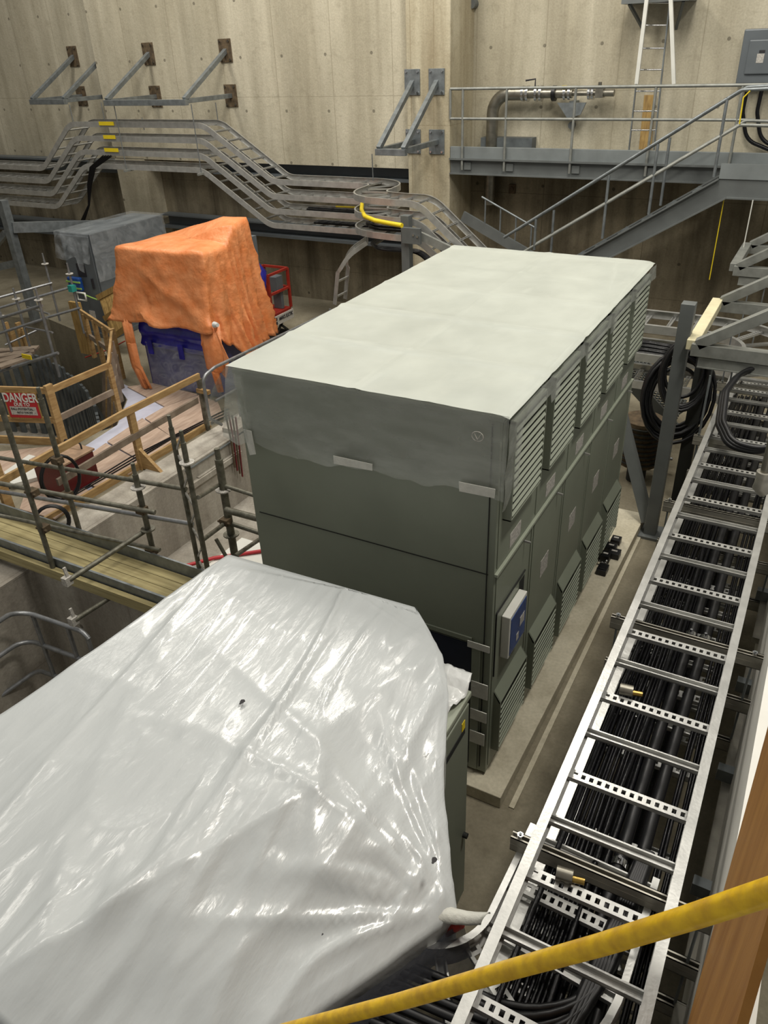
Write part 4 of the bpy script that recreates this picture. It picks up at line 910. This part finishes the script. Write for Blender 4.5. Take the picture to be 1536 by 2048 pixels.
for k in range(3): cable('deck_hose', [P(a, c, 'z', .05) for a, c in ((120 + 6 * k, 1000), (260 + 5 * k, 915 + 3 * k), (330 + 4 * k, 880), (440, 825 + 6 * k), (458, 818 + 6 * k))], .010, 'thin dark hose lying along the deck behind the toe board', 'hoses along the deck')
cable('red_tape', [P(a, c, 'z', .01) for a, c in ((170, 715), (215, 700), (250, 682))], .012, 'thin red line lying on the floor left of the tarp', None, 'red_paint', 6, 'line')
# pipe guardrail between the deck and the cabinet
pg = E('pipe_guardrail', (-5.9, 5.7, 0), 'grey pipe guardrail between the tarp and the wrapped cabinet roof', 'railing')
MB().tube(fillet([(-5.9, 4.15, .15), (-5.9, 3.92, .35), (-5.9, 3.92, .98), (-5.9, 4.2, 1.03), (-5.9, 7.4, .95)], .12, 5), .024).build('top_rail', 'scaffold_light', pg)
MB().tube([(-5.9, 4.1, .55), (-5.9, 7.4, .5)], .02).build('mid_rail', 'scaffold_light', pg)
for y in (4.6, 5.9, 7.3): MB().tube([(-5.9, y, 0), (-5.9, y, 1.0)], .022).build('post', 'scaffold_light', pg)
# steel recess and red hoses on the trench face
tag(MB().box(-5.9, -5.62, 3.0, 4.0, -.02, .0).build('embed_plate', 'galvanized'), 'galvanized embed plate in the concrete edge of the trench', 'plate')
for k in range(4): cable('copper_hose', [P(450 + 7 * k, 822 + 4 * k, 'x', -5.55), P(462 + 5 * k, 880, 'x', -5.55), P(470 + 5 * k, 935 + 6 * k, 'x', -5.55)], .014, 'thin red-brown hose hanging down the trench face beside the cabinet', 'hoses hanging by the cabinet corner', 'dark_red' if k % 2 else 'rust', 6)
tag(MB().box(-4.9, -3.8, 2.0, 3.1, -1.04, -.95).build('wrapped_board', 'white_paint'), 'white sheet-covered board at the bottom of the trench', 'board')
cable('red_hose', [(-5.3, 1.9, -.9), (-4.9, 2.5, -.92), (-4.2, 3.1, -.92), (-3.9, 3.3, -.9)], .025, 'red hose lying on the white board in the trench', None, 'red_sign', 8, 'hose')
tag(MB().bar((-4.6, 1.9, -.9), (-3.3, 2.9, -.88), .12, .06).build('timber_board', 'wood_plank'), 'timber lying in the trench beside the white board', 'timber')
# near plank walkway with ledgers
pw = E('plank_walkway', (-4.9, .6, .3), 'plank walkway on scaffold crossing the concrete trench wall', 'walkway')
for k in range(3):
    y = .44 + .125 * k; MB().box(-7.4, -3.45 + .05 * k, y, y + .118, .26, .30).build('plank', 'wood_plank', pw)
MB().box(-7.4, -3.4, .82, .84, .28, .44).build('toe_plate', 'galvanized', pw); MB().box(-7.4, -3.5, .395, .42, .22, .34).build('side_ledger', 'galvanized', pw)
MB().box(-7.4, -3.6, .32, .38, .12, .24).build('edge_timber', 'wood_plank', pw)
# scaffold tubes: every tube is one piece
def stand(label, px, pt, pb, y, r=.026, ros=(), m='scaffold'):
    a = P(px, pt, 'y', y); z1 = P(px + (pb - pt) * .17, pb, 'y', y).z; t = E('scaffold_post', (a.x, y, z1), label, 'scaffold post')
    MB().tube([(a.x, y, z1), (a.x, y, a.z)], r).build('tube', m, t); MB().tube([(a.x, y, a.z), (a.x, y, a.z + .12)], r * .7).build('spigot', m, t)
    for z in ros: MB().ring((a.x, y, z), r, r + .045, .012).build('rosette', 'label_white' if z == ros[0] else m, t)
    return t, a.x
def clamp(x, y, z): return MB().box(x - .05, x + .05, y - .045, y + .045, z - .035, z + .035).cyl((x - .08, y - .03, z), (x + .08, y - .03, z), .014, 6)
t, x = stand('scaffold post with white ring beside the plank walkway end', 270, 948, 1235, .9, .03, (1.18, .68, .19))
for z in (.93, .42): clamp(x, .88, z).build('coupler', 'rust', t)
t, x = stand('scaffold post rising in front of the plank walkway at far left', -2, 800, 1118, .36, .028); [clamp(x, .40, z).build('coupler', 'rust', t) for z in (1.15, .72)]
t, x = stand('leaning scaffold post behind the plank walkway by the red box', 82, 797, 1048, .87, .028, m='scaffold'); [clamp(x, .85, z).build('coupler', 'rust', t) for z in (1.28, .86)]
t, x = stand('thick scaffold post with white ring standing in the trench', 437, 918, 1185, 1.5, .042, (.98, .42)); [clamp(x, 1.45, z).build('coupler', 'rust', t) for z in (.62,)]
t, x = stand('left upright of the narrow ladder frame', 342, 855, 1175, .85, .024)
t2, x2 = stand('right upright of the narrow ladder frame', 366, 885, 1135, .85, .026, (1.66,))
b = MB(); zt_ = 1.95
for k in range(8): b.bar((x + (.0 if k % 2 else x2 - x), .85, zt_ - .2 * k), (x + (x2 - x if k % 2 else 0), .85, zt_ - .2 * (k + 1)), .014, .02, up=(0, 1, 0))
tag(b.build('lattice_brace', 'label_white'), 'pale zigzag brace between the two uprights of the ladder frame', 'brace')
def tubeo(label, a, c, y0, y1=None, r=.026, m='scaffold', group=None):
    p, q = P(a[0], a[1], 'y', y0), P(c[0], c[1], 'y', y1 if y1 is not None else y0)
    return tag(MB().tube([p, q], r).build('scaffold_tube', m), label, 'scaffold tube', group)
tubeo('upper scaffold tube crossing above the plank walkway', (-5, 915), (372, 978), .93, r=.024); tubeo('scaffold tube crossing the middle of the walkway guard', (-5, 966), (310, 1025), .40, .86, .026); tubeo('pale scaffold tube just under the middle tube of the walkway guard', (-5, 982), (385, 1048), .97, .93, .024, 'scaffold_light')
tubeo('lowest scaffold tube of the walkway guard', (-5, 1030), (320, 1100), .46, .86, .022)
tubeo('short scaffold tube sticking out towards the viewer, upper one', (290, 1062), (138, 1160), .88, .0, .026); tubeo('short scaffold tube sticking out towards the viewer, lower one', (312, 1137), (150, 1240), .88, .0, .026)
for i, ((px, py), nm) in enumerate((((138, 1160), 'upper'), ((150, 1240), 'lower'))):
    q = P(px, py, 'y', -.0); tag(MB().box(q.x - .05, q.x + .02, q.y - .05, q.y + .03, q.z - .05, q.z + .04).bar(q, q + Vector((-.02, 0, .14)), .02, .03, up=(0, 1, 0)).build('ledger_end', 'label_white'), f'forked end of the {nm} outstanding scaffold tube', 'ledger end')
tubeo('scaffold tube from the ladder frame to the thick post', (396, 995), (437, 970), .88, 1.48, .022); tubeo('scaffold tube from the thick post towards the cabinet, upper', (445, 970), (512, 992), 1.5, 1.5, .022)
tubeo('thick scaffold tube end pointing at the viewer by the thick post', (452, 1020), (520, 1038), 1.35, 1.35, .036); tubeo('scaffold tube from the thick post towards the cabinet, lower', (455, 1045), (525, 1068), 1.5, 1.5, .024)
tubeo('scaffold tube slanting down left from the thick post', (452, 1045), (405, 1080), 1.48, .9, .024); tubeo('scaffold tube near the bottom of the trench behind the white wrap', (470, 1112), (520, 1078), 1.2, 1.8, .024)
tubeo('small diagonal scaffold tube near the wrap corner', (432, 1078), (462, 1130), 1.1, 1.1, .02)
# bottom-left pipe railing of the pit stair
sr = E('pit_stair_railing', (-5, 0, -1.2), 'grey pipe railing at the lower left going down beside the pit', 'railing')
def py_(px, py, y=0): return P(px, py, 'y', y)
for pts in ([(-10, 1248), (35, 1218), (165, 1263), (178, 1278)], [(-10, 1318), (50, 1277), (172, 1322)], [(-10, 1400), (75, 1340), (140, 1362)]):
    yy = [-.45, 0, 0, 0]; MB().tube(fillet([py_(a, c, yy[i]) for i, (a, c) in enumerate(pts)], .15, 5), .026).build('rail', 'scaffold_light', sr)
for (px, p0, p1_) in ((66, 1232, 1380), (135, 1255, 1360), (174, 1272, 1330)): a = py_(px, p0); z = py_(px + (p1_ - p0) * .27, p1_).z; MB().tube([(a.x, 0, z), (a.x, 0, a.z)], .024).build('post', 'scaffold_light', sr)
a = py_(-2, 1340, -.3); MB().tube([a, py_(35, 1460, -.3)], .026).build('post', 'scaffold_light', sr)
# far left scaffold with platform
for i, (px, pt, pb, y, r) in enumerate(((88, 520, 640, 5.9, .02), (137, 540, 665, 5.6, .02), (30, 590, 690, 4.9, .024), (75, 592, 750, 4.5, .026), (0, 625, 700, 4.7, .024))):
    z_ = P(px, pt + 8, 'y', y).z
    stand('scaffold post of the far left platform, ' + ['the one before the dark wall', 'the one before the grey switchgear cabinet', 'second from the left edge', 'the one at the platform corner', 'at the very left edge'][i], px, pt, pb, y, r, (z_,), 'scaffold_light')
for i, (a, c, y0, y1, r) in enumerate((((-5, 596), (104, 566), 5.0, 5.9, .022), ((-5, 617), (151, 572), 4.9, 5.6, .022), ((-5, 638), (84, 611), 4.5, 4.6, .026), ((-5, 668), (94, 636), 4.6, 4.9, .024), ((90, 636), (160, 616), 5.3, 5.6, .022), ((-5, 744), (116, 706), 4.2, 4.5, .028), ((55, 614), (98, 628), 5.6, 4.7, .018), ((40, 652), (105, 665), 5.0, 4.6, .018), ((10, 690), (75, 660), 4.8, 5.4, .018))):
    tubeo('level scaffold tube of the far left platform, ' + ['topmost at the back', 'second from the top, with a teal clamp', 'third from the top', 'fourth from the top', 'the piece ending before the grey cabinet', 'lowest, under the planks', 'short tie near the top', 'short tie near the middle', 'short one just above the planks'][i], a, c, y0, y1, r, 'scaffold_light')
q = P(144, 576, 'y', 5.55); tag(MB().box(q.x - .05, q.x + .05, 5.5, 5.6, q.z - .06, q.z + .05).build('teal_clamp', 'teal'), 'teal clamp on a scaffold tube before the grey cabinet', 'clamp')
sp_ = E('scaffold_platform', (-10.8, 4.5, .3), 'plank platform of the far left scaffold over the pit', 'platform')
a0, a1, a2, a3 = P(-40, 712, 'z', .34), P(-10, 690, 'z', .34), P(76, 697, 'z', .34), P(60, 712, 'z', .34)
for k in range(4):
    f0, f1 = k / 4, k / 4 + .22; u0_, u1_ = P(-5, 735 - 11 * k, 'z', .34), P(55 + 7 * k, 714 - 6 * k, 'z', .34); MB().bar(u0_, u1_, .20, .04).build('plank', 'wood_grey', sp_)
tag(MB().box(*[v for v in (P(50, 716, 'y', 4.35).x, P(67, 716, 'y', 4.35).x, 4.30, 4.32)], P(58, 719, 'y', 4.3).z, P(58, 711, 'y', 4.3).z).build('yellow_tag', 'yellow'), 'yellow tag on the edge of the far left platform', 'tag')
for i, (px, pt, pb) in enumerate(((10, 645, 720), (22, 660, 720), (46, 655, 690), (35, 645, 715))):
    a, c = V((px, pt), pb, 5.6); c.z = .0 if c.z < .25 else c.z; tag(MB().bar(c, a, .05, .10, up=(0, 1, 0)).build('timber_post', 'wood'), 'pale timber upright behind the far left scaffold tubes', 'timber', 'timber uprights at far left')
sf = E('steel_frame', (-13.4, 7, 0), 'tall galvanized steel frame at the left edge carrying the trays', 'steel frame')
MB().bar((-13.4, 7, 0), (-13.4, 7, 2.47), .16, .16, up=(0, 1, 0)).build('column', 'galvanized', sf, bevel=.004)
MB().bar(P(25, 455, 'y', 7), (-12.1, 9.9, 1.55), .12, .2).build('beam', 'galvanized', sf); MB().bar(P(12, 465, 'y', 7), P(-25, 510, 'y', 7), .10, .12).build('brace', 'galvanized', sf); MB().bar(P(38, 525, 'y', 7), P(-20, 538, 'y', 7), .10, .14).build('cross_arm', 'galvanized', sf)
for k in range(4): cable('drop_cable', [P(a, c, 'y', 8.7) for a, c in ((222 - 5 * k, 312), (190 - 3 * k, 335), (182 - 2 * k, 370), (178, 410), (160 + 2 * k, 448), (150 + 4 * k, 475))], .022, 'black cable dropping from the wall trays into the grey switchgear cabinet', 'cables dropping to the switchgear cabinet')
# ================================================================ RIGHT: BRACKETS, POST, COIL, EDGE THINGS
def rbracket(label, xa, y0, y1, z, m, xw=1.9):
    t = E('wall_bracket', (xw, (y0 + y1) / 2, z), label, 'bracket', 'brackets at the right edge'); s = .10
    MB().bar((xa, y0, z), (xa, y1, z), .11, s).build('end_bar', m, t, bevel=.006)
    for y in (y0, y1):
        MB().bar((xa, y, z - .03), (xw, y, z - .03), .10, .12).build('arm', 'galvanized_bracket', t, bevel=.004); MB().bar((xa + .05, y, z + .02), (xw, y, z + (xw - xa) * .62), .10, .10).build('diagonal_brace', 'galvanized_bracket', t, bevel=.004)
    b = MB(); b.box(xa + .08, xw, y0 - .03, y0 + .03, z - .20, z - .10).box(xa + .08, xw, y0 - .045, y0 - .03, z - .2, z - .19); b.build('hanging_strut', 'galvanized_bracket', t)
    for dx in (.22, .40): MB().cyl((xa + dx, y0 - .0, .9), (xa + dx, y0 - .0, z - .1), .009, 6).build('threaded_rod', 'galvanized', t)
mat('lit_bar', (222, 214, 178), .5, .1, .08, 9)  # galvanized end bar with yellowish light painted into its colour
rbracket('near triangular bracket at right with yellowish light in the colour of its end bar', .46, 3.93, 5.45, 2.30, 'lit_bar')
rbracket('far triangular bracket at the right edge', .42, 7.05, 8.3, 2.30, 'galvanized_bracket')
a = P(1408, 397, 'y', 8.8)
for i, (px, p0, p1_, yy, mm) in enumerate(((1506, 400, 505, 8.0, 'white_paint'), (1448, 398, 560, 9.05, 'yellow'))):
    a = P(px, p0, 'y', yy); c = P(px - (p1_ - p0) * .14, p1_, 'y', yy); tag(MB().cyl((a.x, yy, c.z), (a.x, yy, a.z), .008, 6).build('hanging_line', mm), ['thin pale rod hanging above the far right bracket', 'thin yellow line hanging down at right'][i], 'rod')
po = E('support_post', (.33, 4.08, 0), 'tall dark grey steel post with a diagonal brace behind the cabinet', 'post')
MB().bar((.35, 4.08, .02), (.35, 4.08, 2.66), .13, .13, up=(0, 1, 0)).build('column', 'grey_paint', po, bevel=.004); MB().box(.15, .62, 3.95, 4.25, 0, .03).build('base_plate', 'grey_paint', po)
MB().bar((.30, 4.1, .15), (-.28, 4.5, 1.35), .12, .10, up=(0, 1, 0)).build('diagonal_brace', 'grey_paint', po)
po = E('support_post', (.5, 5.2, 0), 'second dark post standing behind the tall one', 'post'); MB().bar((.48, 5.0, 0), (.48, 5.0, 1.95), .14, .14, up=(0, 1, 0)).build('column', 'seam_dark', po)
q = P(1352, 790, 'y', 5.0); coil('cable_coil', (q.x, 5.0, q.z), .33, .022, 15, 'big tangled coil of black cable hanging behind the tall grey post', axis=(.2, -1, .25), ell=1.35, jit=.5, seed=11)
q = P(1372, 745, 'y', 4.9); coil('cable_coil', (q.x, 4.85, q.z), .24, .02, 8, 'smaller coil of black cable hanging beside the rods at right', axis=(.1, -1, .2), ell=1.5, jit=.5, seed=15)
gs = E('grating_stair', (0, 6.5, 0), 'short dark stair with grating treads behind the cabinet', 'stairs')
s0, s1 = P(1240, 740, 'y', 6.4), P(1350, 860, 'y', 6.4)
for y in (6.4, 7.1): MB().bar(s0 + Vector((0, y - 6.4, 0)), s1 + Vector((0, y - 6.4, 0)), .04, .18).build('stringer', 'grey_paint', gs)
for k in range(4):
    c = s0.lerp(s1, .15 + .23 * k); b = MB()
    for j in range(6): b.bar((c.x - .13 + .05 * j, 6.42, c.z + .05), (c.x - .13 + .05 * j, 7.08, c.z + .05), .012, .02)
    for j in range(9): b.bar((c.x - .14, 6.42 + .08 * j, c.z + .05), (c.x + .14, 6.42 + .08 * j, c.z + .05), .012, .02)
    b.build('grating_tread', 'grey_paint', gs)
for i, (a, c) in enumerate((((1232, 855), (1340, 870)), ((1228, 905), (1345, 918)), ((1235, 880), (1345, 848)))):
    p, q = P(a[0], a[1], 'y', 5.6), P(c[0], c[1], 'y', 5.6); MB().tube([p, q], .02).build('handrail', 'scaffold_light', gs)
q = P(1272, 930, 'y', 5.2); pm = E('pump_motor', (q.x, 5.3, 0), 'dark round motor standing behind the far end of the cabinet', 'motor')
MB().cyl((q.x, 5.3, .25), (q.x, 5.3, .85), .24, 20).build('housing', 'rust', pm); MB().cyl((q.x, 5.3, .0), (q.x, 5.3, .25), .12, 14).build('foot', 'seam_dark', pm)
b = MB(); [b.ring((q.x, 5.3, .3 + .06 * k), .24, .262, .015, 20) for k in range(9)]; b.build('cooling_fins', 'seam_dark', pm)
# black cable bend rising from the wide tray, metal conduit with elbow
pts = [P(*a) for a in ((1545, 735, 'z', 2.15), (1480, 748, 'z', 2.1), (1448, 790, 'z', 2.05), (1440, 850, 'z', 1.95), (1460, 893, 'z', 1.9), (1510, 905, 'z', 1.9), (1550, 900, 'z', 1.95))]
for k in range(3): cable('cable_bend', fillet([p + Vector((.018 * (k - 1), 0, .02 * k)) for p in pts], .3, 5), .024, 'thick black cable bent in an arc over the far end of the wide tray', 'bent black cables over the tray', 'black_rubber', 10)
cf = E('conduit_elbow', (1.55, .9, 2.4), 'metal conduit with a round elbow fitting at the right edge', 'conduit')
e0, e1 = P(1524, 965, 'y', .9), P(1530, 770, 'y', .9); MB().cyl((e0.x, .9, e0.z), (e0.x, .9, e0.z + 1.1), .026, 14).build('conduit', 'steel_pipe', cf)
MB().tube([(e0.x, .9, e0.z + .05), (e0.x, .9, e0.z - .03), (e0.x + .03, .9, e0.z - .07)], [.036, .05, .035], 16).cyl((e0.x, .9, e0.z + .04), (e0.x, .9, e0.z + .075), .045, 16).build('elbow', 'aluminium_dull', cf)
# service things between tray and white wall
for i, (y0, y1) in enumerate(((-3.6, -1.5), (-1.3, 1.2), (1.4, 4.5))):
    t = E('wall_channel', (1.58, y0, 1.2), 'long grey channel on the white wall beside the tray, ' + ['nearest the viewer', 'the middle piece', 'the far piece'][i], 'channel'); MB().box(1.55, 1.6, y0, y1, .95, 1.0).build('channel', 'aluminium_dull', t)
    for k in range(3): y = y0 + (y1 - y0) * (k + .5) / 3; MB().box(1.51, 1.6, y - .03, y + .03, 1.0, 1.09).build('bracket', 'galvanized', t)
# timber post of the viewing platform and the yellow guard pipe in front
wa, wb_ = P(1540, 1430, 'x', 1.50), P(1366, 2048, 'x', 1.50)
tb = MB().box(1.50, 1.54, wa.y - .62 + .0, wa.y, 2.2, 4.6)
d_ = wa - wb_
tb = MB(); pts = [P(1375, 2048, 'x', 1.5), P(1536, 1452, 'x', 1.5)]
g0, g1 = P(1375, 2048, 'x', 1.575), P(1500, 1585, 'x', 1.575)
o = MB().extr([g1 + (g1 - g0) * 3, g0 - (g1 - g0) * 2.6, g0 - (g1 - g0) * 2.6 + Vector((0, -1.4, 0)), g1 + (g1 - g0) * 3 + Vector((0, -1.4, 0))], (.02, 0, 0)).build('timber_board', 'board_wood'); tag(o, 'varnished brown timber board close to the viewer at the right edge', 'timber')
def ray(px, py, dz): d = RM @ Vector(((px - 768) / FPX, -(py - 1024) / FPX, -1)); return CAM + d * dz
yp = [ray(1600, 1764, 1.18), ray(1536, 1784, 1.24), ray(1380, 1835, 1.38), ray(1200, 1890, 1.55), ray(1000, 1945, 1.78), ray(800, 2003, 2.05), ray(575, 2060, 2.4), ray(480, 2085, 2.6)]
o = MB().tube(fillet(yp, .6, 4), .0215, 18).build('guard_pipe', 'yellow_paint'); tag(o, 'scuffed yellow guard pipe crossing the foreground above the tray', 'pipe')
